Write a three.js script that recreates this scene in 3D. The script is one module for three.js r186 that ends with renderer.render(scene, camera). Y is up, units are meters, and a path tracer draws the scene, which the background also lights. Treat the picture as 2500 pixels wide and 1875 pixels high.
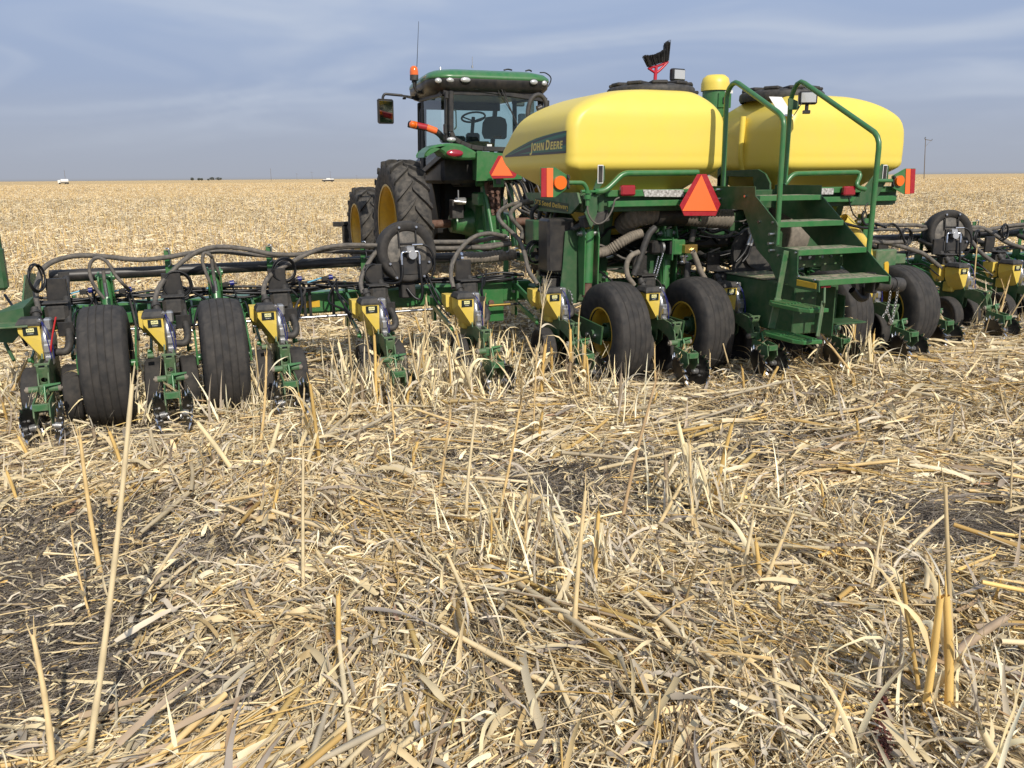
import * as THREE from 'three';
import { mergeGeometries, mergeVertices, toCreasedNormals } from 'three/addons/utils/BufferGeometryUtils.js';
import { ConvexGeometry } from 'three/addons/geometries/ConvexGeometry.js';
import { SimplexNoise } from 'three/addons/math/SimplexNoise.js';

// ---------------------------------------------------------------- camera, sky, sun, exposure
const scene = new THREE.Scene();
const camera = new THREE.PerspectiveCamera(49.48, 4 / 3, 0.05, 9000);
camera.position.set(-4.725, 1.634, 6.315);
camera.rotation.order = 'YXZ';
camera.rotation.set(-0.243, -0.373, -0.008);
const renderer = new THREE.WebGLRenderer({ antialias: true });
renderer.toneMapping = THREE.LinearToneMapping;
renderer.toneMappingExposure = 1.0;
renderer.shadowMap.enabled = true;

function rng(seed) { let s = seed >>> 0; return () => { s = (s + 0x6D2B79F5) >>> 0; let t = s; t = Math.imul(t ^ (t >>> 15), t | 1); t ^= t + Math.imul(t ^ (t >>> 7), t | 61); return ((t ^ (t >>> 14)) >>> 0) / 4294967296; }; }
const simplex = new SimplexNoise({ random: rng(11) });
function fbm(x, y, oct = 4) { let a = 0.5, s = 0, n = 0; for (let i = 0; i < oct; i++) { s += a * simplex.noise(x, y); n += a; a *= 0.5; x = x * 2.03 + 17.1; y = y * 2.03 - 5.3; } return s / n; }
const clamp01 = (t) => Math.max(0, Math.min(1, t));
const smooth = (a, b, t) => { t = clamp01((t - a) / (b - a)); return t * t * (3 - 2 * t); };
const mix3 = (a, b, t) => [a[0] + (b[0] - a[0]) * t, a[1] + (b[1] - a[1]) * t, a[2] + (b[2] - a[2]) * t];

const sunDir = new THREE.Vector3(0.04, 0.78, 1.0).normalize();
function makeSky() {
  const W = 2048, H = 1024, data = new Float32Array(W * H * 4);
  const stops = [[-90, [0.30, 0.26, 0.20]], [-2, [0.34, 0.32, 0.29]], [0, [0.385, 0.415, 0.485]], [2.5, [0.385, 0.432, 0.530]], [6, [0.350, 0.430, 0.595]], [11, [0.355, 0.452, 0.650]], [25, [0.33, 0.42, 0.60]], [90, [0.26, 0.34, 0.50]]];
  for (let j = 0; j < H; j++) {
    const el = ((j + 0.5) / H - 0.5) * Math.PI, deg = el * 180 / Math.PI;
    let k = 0; while (k < stops.length - 2 && deg > stops[k + 1][0]) k++;
    const c0 = mix3(stops[k][1], stops[k + 1][1], clamp01((deg - stops[k][0]) / (stops[k + 1][0] - stops[k][0])));
    for (let i = 0; i < W; i++) {
      const az = ((i + 0.5) / W - 0.5) * 2 * Math.PI;
      const dx = Math.cos(el) * Math.cos(az), dy = Math.sin(el), dz = Math.cos(el) * Math.sin(az);
      let c = c0;
      if (dy > 0) {
        // thin streaky high cloud on a flat sheet far overhead
        const q = 1 / (dy + 0.10), px = dx * q, pz = dz * q;
        const u = px * 0.80 + pz * 0.60, v = -px * 0.60 + pz * 0.80;
        const wu = u + 1.2 * fbm(u * 0.25, v * 0.25 + 40, 2), wv = v + 0.9 * fbm(u * 0.3 + 70, v * 0.3, 2);
        const n = fbm(wu * 0.22 + 3.1, wv * 0.55 - 1.7, 5) * 0.75 + fbm(wu * 0.9, wv * 2.4 + 9, 4) * 0.28;
        const cover = smooth(-0.35, 0.75, n) * smooth(0.01, 0.10, dy);
        c = mix3(c, [0.60, 0.655, 0.745], cover * 0.58);
      }
      const s = dx * sunDir.x + dy * sunDir.y + dz * sunDir.z, glow = 0.9 * Math.pow(Math.max(0, s), 60) + 0.35 * Math.pow(Math.max(0, s), 8);
      const o = (j * W + i) * 4;
      data[o] = c[0] + glow * 0.9; data[o + 1] = c[1] + glow * 0.86; data[o + 2] = c[2] + glow * 0.78; data[o + 3] = 1;
    }
  }
  const t = new THREE.DataTexture(data, W, H, THREE.RGBAFormat, THREE.FloatType);
  t.mapping = THREE.EquirectangularReflectionMapping; t.magFilter = t.minFilter = THREE.LinearFilter; t.wrapS = THREE.RepeatWrapping; t.needsUpdate = true;
  return t;
}
scene.background = makeSky(); scene.environment = scene.background;
const sun = new THREE.DirectionalLight(new THREE.Color(1.0, 0.93, 0.82), 4.2);
sun.position.copy(sunDir).multiplyScalar(40); sun.target.position.set(0, 0, 0);
sun.castShadow = true; sun.shadow.mapSize.set(4096, 4096);
Object.assign(sun.shadow.camera, { left: -20, right: 20, top: 20, bottom: -20, near: 1, far: 90 });
scene.add(sun, sun.target);

// ---------------------------------------------------------------- helpers
const V = (a) => new THREE.Vector3(a[0], a[1], a[2]);
const counts = {};
function numbered(name) { const k = counts[name] = (counts[name] ?? -1) + 1; return k ? `${name}_${String(k).padStart(3, '0')}` : name; }
function tag(o, label, category, group) { o.userData.label = label; if (category) o.userData.category = category; if (group) o.userData.group = group; return o; }
function thing(name, label, category, pos = [0, 0, 0], group) { const o = new THREE.Group(); o.name = numbered(name); o.position.set(...pos); scene.add(o); return tag(o, label, category, group); }
function grp(name, parent, pos = [0, 0, 0]) { const o = new THREE.Group(); o.name = name; o.position.set(...pos); parent.add(o); return o; }
// texture coordinates in metres, laid on each face by the way it points
function boxUV(g) {
  if (g.index) g = g.toNonIndexed();
  const p = g.attributes.position, n = p.count, uv = new Float32Array(n * 2);
  if (!g.attributes.normal) g.computeVertexNormals();
  for (let i = 0; i < n; i += 3) {
    const ax = p.getX(i), ay = p.getY(i), az = p.getZ(i), bx = p.getX(i + 1) - ax, by = p.getY(i + 1) - ay, bz = p.getZ(i + 1) - az, cx = p.getX(i + 2) - ax, cy = p.getY(i + 2) - ay, cz = p.getZ(i + 2) - az;
    const nx = Math.abs(by * cz - bz * cy), ny = Math.abs(bz * cx - bx * cz), nz = Math.abs(bx * cy - by * cx);
    for (let k = i; k < i + 3; k++) {
      const x = p.getX(k), y = p.getY(k), z = p.getZ(k);
      if (nx >= ny && nx >= nz) { uv[2 * k] = z + 0.37 * x; uv[2 * k + 1] = y; } else if (ny >= nz) { uv[2 * k] = x; uv[2 * k + 1] = z + 0.31 * y; } else { uv[2 * k] = x + 0.29 * z; uv[2 * k + 1] = y; }
    }
  }
  g.setAttribute('uv', new THREE.BufferAttribute(uv, 2));
  for (const k of Object.keys(g.attributes)) if (!['position', 'normal', 'uv'].includes(k)) g.deleteAttribute(k);
  g.morphAttributes = {};
  return g;
}
const SMALL = new Set(['wheel_bolts', 'bracket_bolts', 'riser_bolts', 'stringer_bolts', 'arm_bolts', 'arm_bolt', 'ladder_bolt', 'bristles', 'wheel_teeth', 'safety_chain', 'insulators', 'valve_fittings', 'remote_couplers']);   // joined: too small to pick apart
function merged(list, keepUV) { list = [list].flat(Infinity).filter(Boolean); return mergeGeometries(list.map((g) => keepUV ? (g.index ? g.toNonIndexed() : g) : boxUV(g))); }
function mesh(name, list, mat, parent, keepUV) { const m = new THREE.Mesh(list.isBufferGeometry && keepUV ? list : merged(list, keepUV), mat); m.name = parent === scene ? numbered(name) : name; m.castShadow = m.receiveShadow = true; parent.add(m); if (SMALL.has(name)) m.userData.kind = 'stuff'; return m; }
const each = (name, list, mat, parent) => list.flat(Infinity).map((g) => mesh(name, [g], mat, parent));   // one part per piece
function cbox(w, h, d, x = 0, y = 0, z = 0, c = 0.006) {                       // box with chamfered edges
  c = Math.min(c, w * 0.3, h * 0.3, d * 0.3); const P = [], a = w / 2, b = h / 2, e = d / 2;
  for (const sx of [-1, 1]) for (const sy of [-1, 1]) for (const sz of [-1, 1]) P.push(new THREE.Vector3(sx * (a - c), sy * (b - c), sz * e), new THREE.Vector3(sx * (a - c), sy * b, sz * (e - c)), new THREE.Vector3(sx * a, sy * (b - c), sz * (e - c)));
  return new ConvexGeometry(P).translate(x, y, z);
}
const hull = (pts) => new ConvexGeometry(pts.map(V));
function bar(a, b, r, seg, r2) {                                          // round bar between two points
  if (Array.isArray(a[0])) return bar(a[0], a[1], b, r, seg);
  const A = V(a), B = V(b), d = B.clone().sub(A), L = d.length();
  const g = new THREE.CylinderGeometry(r2 ?? r, r, L, seg ?? 12, 1);
  g.applyQuaternion(new THREE.Quaternion().setFromUnitVectors(new THREE.Vector3(0, 1, 0), d.normalize()));
  return g.translate((A.x + B.x) / 2, (A.y + B.y) / 2, (A.z + B.z) / 2);
}
function beam(a, b, w, h, c) {                                             // square bar between two points, h stands up
  if (Array.isArray(a[0])) return beam(a[0], a[1], b, w, h);
  const A = V(a), B = V(b), d = B.clone().sub(A), L = d.length(); d.normalize();
  let side = new THREE.Vector3().crossVectors(new THREE.Vector3(0, 1, 0), d); if (side.lengthSq() < 1e-6) side.set(1, 0, 0); side.normalize();
  const up = new THREE.Vector3().crossVectors(d, side);
  const g = cbox(w, h, L, 0, 0, 0, c ?? 0.005);
  g.applyMatrix4(new THREE.Matrix4().makeBasis(side, up, d).setPosition(A.add(B).multiplyScalar(0.5)));
  return g;
}
function tube(pts, r, seg = 0, sides = 10, tension = 0.5) {
  const c = new THREE.CatmullRomCurve3(pts.map(V), false, 'centripetal', tension);
  return new THREE.TubeGeometry(c, seg || Math.max(8, pts.length * 6), r, sides, false);
}
class Path extends THREE.CurvePath {}
function pipe(pts, r, bend = 0.06, sides = 12) {                                   // straight runs with rounded corners
  const P = pts.map(V), path = [];
  path.push(P[0]);
  for (let i = 1; i < P.length - 1; i++) {
    const a = P[i - 1].clone().sub(P[i]), b = P[i + 1].clone().sub(P[i]), k = Math.min(bend, a.length() * 0.45, b.length() * 0.45);
    a.setLength(k).add(P[i]); b.setLength(k).add(P[i]);
    for (let t = 0; t <= 6; t++) { const u = t / 6; path.push(a.clone().multiplyScalar((1 - u) * (1 - u)).addScaledVector(P[i], 2 * u * (1 - u)).addScaledVector(b, u * u)); }
  }
  path.push(P[P.length - 1]);
  class Poly extends THREE.Curve { getPoint(t, o = new THREE.Vector3()) { const L = this.len, s = t * L[L.length - 1]; let i = 1; while (i < L.length - 1 && L[i] < s) i++; return o.lerpVectors(path[i - 1], path[i], (s - L[i - 1]) / (L[i] - L[i - 1] || 1)); } }
  const poly = new Poly(); poly.len = [0]; for (let i = 1; i < path.length; i++) poly.len.push(poly.len[i - 1] + path[i].distanceTo(path[i - 1]));
  return new THREE.TubeGeometry(poly, Math.max(10, path.length * 2), r, sides, false);
}
function ribbed(pts, r, pitch = 0.022, depth = 0.14, sides = 14) {                 // corrugated hose
  const c = new THREE.CatmullRomCurve3(pts.map(V), false, 'centripetal'), L = c.getLength(), n = Math.round(L / pitch) * 4;
  const g = new THREE.TubeGeometry(c, n, r, sides, false), p = g.attributes.position, q = new THREE.Vector3(), o = new THREE.Vector3();
  for (let i = 0; i <= n; i++) { c.getPointAt(i / n, o); const k = 1 - depth * (i % 4 === 0 ? 1 : i % 4 === 2 ? 0 : 0.35); for (let j = 0; j <= sides; j++) { const e = i * (sides + 1) + j; q.fromBufferAttribute(p, e).sub(o).multiplyScalar(k).add(o); p.setXYZ(e, q.x, q.y, q.z); } }
  g.computeVertexNormals(); return g;
}
// flat plate: outline in (u, v) across an axis, thick t from the coordinate at
function plate(axis, at, outline, t, holes = [], bevel = 0.002) {
  const s = new THREE.Shape(outline.map((p) => new THREE.Vector2(p[0], p[1])));
  for (const h of holes) { const H = new THREE.Path(); H.absellipse(h[0], h[1], h[2], h[3] ?? h[2], 0, Math.PI * 2, true, 0); s.holes.push(H); }
  const g = new THREE.ExtrudeGeometry(s, { depth: Math.max(1e-4, t - 2 * bevel), bevelEnabled: bevel > 0, bevelThickness: bevel, bevelSize: bevel, bevelOffset: -bevel, bevelSegments: 1, curveSegments: 8 });
  g.translate(0, 0, bevel);
  if (axis === 'z') g.translate(0, 0, at);                                         // (u, v) = (x, y)
  else if (axis === 'x') { g.applyMatrix4(new THREE.Matrix4().set(0, 0, 1, at, 0, 1, 0, 0, -1, 0, 0, 0, 0, 0, 0, 1)); }   // (u, v) = (-z, y)
  else g.applyMatrix4(new THREE.Matrix4().set(1, 0, 0, 0, 0, 0, 1, at, 0, -1, 0, 0, 0, 0, 0, 1));                       // (u, v) = (x, -z)
  return g;
}
const plateX = (at, pts3, t, holes) => plate('x', at, pts3.map((p) => [-p[2], p[1]]), t, holes);
const plateZ = (at, pts3, t, holes) => plate('z', at, pts3, t, holes);
const latheX = (prof, seg = 40) => new THREE.LatheGeometry(prof.map((p) => new THREE.Vector2(p[0], p[1])), seg).rotateZ(-Math.PI / 2);   // [radius, x]
const latheZ = (prof, seg = 40) => new THREE.LatheGeometry(prof.map((p) => new THREE.Vector2(p[0], p[1])), seg).rotateX(Math.PI / 2);    // [radius, z]
function disc(axis, r, t, x, y, z, seg = 24) { const g = new THREE.CylinderGeometry(r, r, t, seg); if (axis === 'x') g.rotateZ(Math.PI / 2); if (axis === 'z') g.rotateX(Math.PI / 2); return g.translate(x, y, z); }
const bolt = (axis, x, y, z, r = 0.011, h = 0.014) => { const g = new THREE.CylinderGeometry(r, r, h, 6); if (axis === 'x') g.rotateZ(Math.PI / 2); if (axis === 'z') g.rotateX(Math.PI / 2); return g.translate(x, y, z); };

// ---------------------------------------------------------------- materials
function noiseTex(base, dirt, amount, seed, size = 256, scale = 1, streak = 1) {
  const d = new Uint8Array(size * size * 4), S = (v) => Math.round(255 * Math.pow(clamp01(v), 1 / 2.2));
  for (let j = 0; j < size; j++) for (let i = 0; i < size; i++) {
    const a = i / size * Math.PI * 2, b = j / size * Math.PI * 2, R = 0.9 * scale;
    const x = Math.cos(a) * R * streak, y = Math.sin(a) * R * streak, z = Math.cos(b) * R, w = Math.sin(b) * R;
    let n = 0, m = 1; for (let k = 0; k < 5; k++) { n += simplex.noise4d(x * m + seed, y * m, z * m - seed, w * m) / Math.pow(m, 0.75); m *= 2.3; }
    const t = clamp01(amount * (0.5 + n * 0.62)), c = mix3(base, dirt, t), o = (j * size + i) * 4;
    d[o] = S(c[0]); d[o + 1] = S(c[1]); d[o + 2] = S(c[2]); d[o + 3] = 255;
  }
  const t = new THREE.DataTexture(d, size, size); t.colorSpace = THREE.SRGBColorSpace; t.wrapS = t.wrapT = THREE.RepeatWrapping; t.magFilter = THREE.LinearFilter; t.minFilter = THREE.LinearMipmapLinearFilter; t.generateMipmaps = true; t.needsUpdate = true; t.repeat.set(1.4, 1.4);
  return t;
}
const DUST = [0.30, 0.245, 0.18];
function dusty(base, amount, seed, o = {}, dirt = DUST, scale = 1) { const { rep = 1.4, ...rest } = o; const t = noiseTex(base, dirt, amount, seed, 256, scale); t.repeat.set(rep, rep); return new THREE.MeshPhysicalMaterial({ map: t, roughness: 0.55, ...rest }); }
const plain = (c, rough = 0.5, metal = 0, o = {}) => new THREE.MeshPhysicalMaterial({ color: new THREE.Color().setRGB(...c), roughness: rough, metalness: metal, ...o });
const M = {
  green: dusty([0.022, 0.155, 0.036], 0.14, 1, { roughness: 0.38, clearcoat: 0.35, clearcoatRoughness: 0.25 }),
  greenDusty: dusty([0.028, 0.125, 0.038], 0.42, 2, { roughness: 0.6 }),
  greenDark: dusty([0.015, 0.082, 0.024], 0.16, 3, { roughness: 0.5 }),
  treadTop: dusty([0.05, 0.13, 0.05], 1.15, 4, { roughness: 0.85, rep: 2.2 }, [0.36, 0.29, 0.21]),
  tank: dusty([0.80, 0.625, 0.095], 0.10, 5, { roughness: 0.42, rep: 0.7, clearcoat: 0.12, clearcoatRoughness: 0.4 }, [0.62, 0.50, 0.26]),
  hopper: dusty([0.74, 0.55, 0.085], 0.22, 6, { roughness: 0.45, rep: 3 }, [0.45, 0.36, 0.2]),
  rim: dusty([0.60, 0.36, 0.02], 0.22, 7, { roughness: 0.4, rep: 2 }, [0.20, 0.13, 0.06]),
  rubber: dusty([0.019, 0.018, 0.018], 0.22, 8, { roughness: 0.85, rep: 1.8 }, [0.16, 0.135, 0.11]),
  tractorRubber: dusty([0.024, 0.023, 0.022], 0.42, 9, { roughness: 0.9, rep: 1.5 }, [0.19, 0.165, 0.135]),
  hose: dusty([0.065, 0.060, 0.054], 0.70, 10, { roughness: 0.75, rep: 3 }, [0.21, 0.18, 0.145]),
  ribHose: dusty([0.16, 0.138, 0.11], 0.6, 11, { roughness: 0.8, rep: 3 }, [0.32, 0.27, 0.21]),
  black: dusty([0.012, 0.012, 0.013], 0.10, 12, { roughness: 0.42 }),
  blackDusty: dusty([0.018, 0.018, 0.018], 0.35, 13, { roughness: 0.65, rep: 2.5 }, [0.14, 0.12, 0.1]),
  fanPlate: dusty([0.035, 0.034, 0.032], 0.85, 19, { roughness: 0.6, rep: 2 }, [0.20, 0.175, 0.145]),
  wire: plain([0.012, 0.012, 0.013], 0.45),
  steel: plain([0.62, 0.62, 0.64], 0.28, 1),
  castAlloy: dusty([0.55, 0.55, 0.55], 0.25, 14, { roughness: 0.38, metalness: 0.85, rep: 4 }, [0.35, 0.32, 0.28]),
  discSteel: dusty([0.045, 0.044, 0.044], 0.3, 15, { roughness: 0.35, metalness: 0.7, rep: 4 }, [0.10, 0.085, 0.07]),
  bright: plain([0.78, 0.78, 0.80], 0.16, 1),
  rust: dusty([0.12, 0.055, 0.035], 0.6, 16, { roughness: 0.8, rep: 3 }, [0.20, 0.13, 0.10]),
  orange: plain([0.95, 0.16, 0.035], 0.55),
  redRefl: dusty([0.36, 0.010, 0.022], 0.35, 17, { roughness: 0.35, rep: 4 }, [0.42, 0.06, 0.05]),
  amber: plain([0.78, 0.14, 0.006], 0.12, 0, { clearcoat: 1, clearcoatRoughness: 0.05 }),
  redLens: plain([0.30, 0.012, 0.025], 0.15, 0, { clearcoat: 1, clearcoatRoughness: 0.08 }),
  stripSticker: dusty([0.62, 0.61, 0.59], 0.9, 20, { roughness: 0.35, rep: 6 }, [0.16, 0.15, 0.13]),
  whiteSticker: plain([0.72, 0.71, 0.68], 0.35),
  yellowSticker: plain([0.62, 0.38, 0.03], 0.5),
  lampGlass: plain([0.62, 0.62, 0.60], 0.2, 0.35, { clearcoat: 1, clearcoatRoughness: 0.03 }),
  brass: plain([0.55, 0.36, 0.10], 0.35, 0.85),
  blue: plain([0.015, 0.02, 0.16], 0.35),
  cyanHose: plain([0.10, 0.34, 0.48], 0.35),
  redHose: plain([0.50, 0.03, 0.03], 0.4),
  broomRed: plain([0.48, 0.018, 0.035], 0.38),
  seat: dusty([0.10, 0.102, 0.098], 0.3, 18, { roughness: 0.9, rep: 3 }, [0.12, 0.11, 0.1]),
  interior: plain([0.085, 0.087, 0.083], 0.8),
  glass: new THREE.MeshPhysicalMaterial({ color: new THREE.Color().setRGB(0.80, 0.90, 0.88), roughness: 0.0, transmission: 1, thickness: 0, ior: 1.45 }),
  mirror: plain([0.55, 0.55, 0.5], 0.05, 1),
};
function canvasTex(w, h, draw) { const c = document.createElement('canvas'); c.width = w; c.height = h; draw(c.getContext('2d'), w, h); const t = new THREE.CanvasTexture(c); t.colorSpace = THREE.SRGBColorSpace; t.magFilter = THREE.LinearFilter; return t; }

// ---------------------------------------------------------------- the field: soil, straw, stubble
const EYE = camera.position.clone();
const FWD = new THREE.Vector3(Math.sin(0.373), 0, -Math.cos(0.373)), RGT = new THREE.Vector3(Math.cos(0.373), 0, Math.sin(0.373));
const groundY = (x, z) => -0.060 + 0.032 * fbm(x * 0.55 + 4, z * 0.55, 3) + 0.014 * fbm(x * 2.3, z * 2.3 + 7, 2);
function strokes(size, metres, back, n, len, wid, cols, seed, ang = null) {        // a tile of straw fibres, wrapped
  const R = rng(seed);
  const t = canvasTex(size, size, (g) => {
    g.fillStyle = back; g.fillRect(0, 0, size, size); g.lineCap = 'round';
    const k = size / metres;
    for (let i = 0; i < n; i++) {
      const x = R() * size, y = R() * size, a = ang === null ? R() * 6.283 : ang + (R() - 0.5) * 1.6, L = (len[0] + (len[1] - len[0]) * R()) * k, b = (R() - 0.5) * L * 0.35;
      g.strokeStyle = cols[Math.floor(R() * cols.length)]; g.lineWidth = Math.max(0.6, (wid[0] + (wid[1] - wid[0]) * R()) * k);
      const dx = Math.cos(a) * L, dy = Math.sin(a) * L;
      for (const ox of [-size, 0, size]) for (const oy of [-size, 0, size]) {
        if (x + ox < -L || x + ox > size + L || y + oy < -L || y + oy > size + L) continue;
        g.beginPath(); g.moveTo(x + ox, y + oy); g.quadraticCurveTo(x + ox + dx / 2 - dy / L * b, y + oy + dy / 2 + dx / L * b, x + ox + dx, y + oy + dy); g.stroke();
      }
    }
  });
  t.wrapS = t.wrapT = THREE.RepeatWrapping; t.repeat.set(1 / metres, 1 / metres); return t;
}
function ringSheet(r0, r1, rings, segs, height) {
  const pos = [], uv = [], idx = [];
  for (let i = 0; i <= rings; i++) { const r = r0 + (r1 - r0) * Math.pow(i / rings, 2.2); for (let j = 0; j <= segs; j++) { const a = j / segs * Math.PI * 2, x = EYE.x + Math.cos(a) * r, z = EYE.z + Math.sin(a) * r; pos.push(x, height(x, z, r), z); uv.push(x, z); } }
  for (let i = 0; i < rings; i++) for (let j = 0; j < segs; j++) { const a = i * (segs + 1) + j, b = a + segs + 1; idx.push(a, a + 1, b, a + 1, b + 1, b); }
  const g = new THREE.BufferGeometry(); g.setAttribute('position', new THREE.Float32BufferAttribute(pos, 3)); g.setAttribute('uv', new THREE.Float32BufferAttribute(uv, 2)); g.setIndex(idx); g.computeVertexNormals(); return g;
}
{
  const tex = strokes(2048, 2.2, '#4a4038', 15000, [0.03, 0.16], [0.0012, 0.0028], ['#5d5349', '#6b6157', '#443a32', '#3a312a', '#7a6e60', '#51473d', '#857764', '#332b25'], 5, 0.5);
  const soil = new THREE.Mesh(ringSheet(0.3, 75, 170, 240, (x, z, r) => groundY(x, z) * smooth(75, 40, r)), new THREE.MeshStandardMaterial({ map: tex, bumpMap: tex, bumpScale: 0.006, roughness: 1 }));
  soil.name = 'field_soil'; soil.userData.kind = 'structure'; soil.receiveShadow = true; scene.add(soil);
  const tex2 = strokes(1024, 9, '#a58d62', 9000, [0.2, 0.9], [0.012, 0.05], ['#d9bd8a', '#c7a973', '#e3cc9e', '#b5935c', '#8d7449', '#d2b27c'], 8);
  const far = new THREE.Mesh(ringSheet(74, 7000, 60, 160, (x, z, r) => 0.03 + 0.26 * smooth(150, 330, r)), new THREE.MeshStandardMaterial({ map: tex2, roughness: 1 }));
  far.name = 'stubble_field'; far.userData.kind = 'structure'; far.receiveShadow = true; scene.add(far);
}
// pieces of straw, written into plain arrays with a colour each
class Bits {
  constructor() { this.p = []; this.n = []; this.c = []; this.i = []; }
  ribbon(o, d, up, len, w, k, col, segs = 6) {                                     // k: {arch, curl, twist, taper}
    const side = new THREE.Vector3().crossVectors(up, d).normalize(), base = this.p.length / 3;
    const P = [], tmp = new THREE.Vector3();
    for (let s = 0; s <= segs; s++) { const t = s / segs; P.push(tmp.clone().copy(o).addScaledVector(d, len * t).addScaledVector(up, k.arch * Math.sin(t * Math.PI * (k.waves ?? 1)) + (k.drop ?? 0) * t * t).addScaledVector(side, k.curl * t * t)); }
    for (let s = 0; s <= segs; s++) {
      const t = s / segs, tan = P[Math.min(segs, s + 1)].clone().sub(P[Math.max(0, s - 1)]).normalize(), a = k.roll + k.twist * t;
      const sd = side.clone().applyAxisAngle(tan, a), nn = new THREE.Vector3().crossVectors(sd, tan).normalize();
      const ww = w * 0.5 * (k.taper ? Math.max(0.06, 1 - Math.pow(t, 1.6)) * Math.min(1, 0.55 + t * 3) : 1);
      for (const e of [-1, 1]) { this.p.push(P[s].x + sd.x * ww * e, P[s].y + sd.y * ww * e, P[s].z + sd.z * ww * e); const q = nn.clone().addScaledVector(sd, e * 0.35).normalize(); this.n.push(q.x, q.y, q.z); const f = 0.88 + 0.24 * (((s * 7 + base) % 5) / 5); this.c.push(col[0] * f, col[1] * f, col[2] * f); }
      if (s) { const b = base + s * 2; this.i.push(b - 2, b - 1, b, b - 1, b + 1, b); }
    }
  }
  stick(a, b, r, col, sides = 4, r2 = r, bend = 0, nodes = 0) {
    const d = b.clone().sub(a), L = d.length(); d.normalize();
    const u = new THREE.Vector3(0.31, 0.9, 0.2).cross(d).normalize(), v = new THREE.Vector3().crossVectors(d, u), base = this.p.length / 3, segs = nodes ? nodes * 3 : bend ? 3 : 1;
    for (let s = 0; s <= segs; s++) {
      const t = s / segs, c = a.clone().lerp(b, t).addScaledVector(u, bend * Math.sin(t * Math.PI));
      let rr = r + (r2 - r) * t, f = 1; if (nodes && s % 3 === 1) { rr *= 1.15; f = 0.80; }
      for (let k = 0; k < sides; k++) { const q = k / sides * 6.2832, n = u.clone().multiplyScalar(Math.cos(q)).addScaledVector(v, Math.sin(q)); this.p.push(c.x + n.x * rr, c.y + n.y * rr, c.z + n.z * rr); this.n.push(n.x, n.y, n.z); this.c.push(col[0] * f, col[1] * f, col[2] * f); }
      if (s) for (let k = 0; k < sides; k++) { const A = base + (s - 1) * sides + k, B = base + (s - 1) * sides + (k + 1) % sides; this.i.push(A, B, A + sides, B, B + sides, A + sides); }
    }
  }
  geo() { const g = new THREE.BufferGeometry(); g.setAttribute('position', new THREE.Float32BufferAttribute(this.p, 3)); g.setAttribute('normal', new THREE.Float32BufferAttribute(this.n, 3)); g.setAttribute('color', new THREE.Float32BufferAttribute(this.c, 3)); g.setIndex(this.i); return g; }
}
const STRAW = [[0.70, 0.53, 0.27], [0.76, 0.61, 0.36], [0.66, 0.48, 0.23], [0.80, 0.67, 0.43], [0.60, 0.40, 0.14], [0.56, 0.48, 0.35], [0.72, 0.57, 0.32], [0.45, 0.34, 0.19], [0.84, 0.73, 0.49], [0.34, 0.26, 0.18], [0.74, 0.53, 0.20], [0.42, 0.29, 0.17], [0.70, 0.58, 0.38]];
const LEAF = [[0.76, 0.63, 0.39], [0.83, 0.72, 0.49], [0.70, 0.57, 0.34], [0.56, 0.49, 0.38], [0.86, 0.78, 0.58], [0.46, 0.40, 0.32], [0.74, 0.59, 0.35], [0.80, 0.70, 0.46], [0.78, 0.65, 0.41], [0.70, 0.60, 0.42], [0.84, 0.74, 0.52], [0.62, 0.55, 0.45], [0.38, 0.32, 0.26]];
const THATCH = [[0.16, 0.135, 0.115], [0.21, 0.18, 0.155], [0.12, 0.10, 0.085], [0.28, 0.245, 0.21], [0.36, 0.31, 0.25]];
const pick = (R, a) => a[Math.floor(R() * a.length)];
const shade = (R, c, k = 0.22) => { const f = 1 - k + 2 * k * R(); return [c[0] * f, c[1] * f, c[2] * f]; };
const vec = (x, y, z) => new THREE.Vector3(x, y, z);
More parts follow.
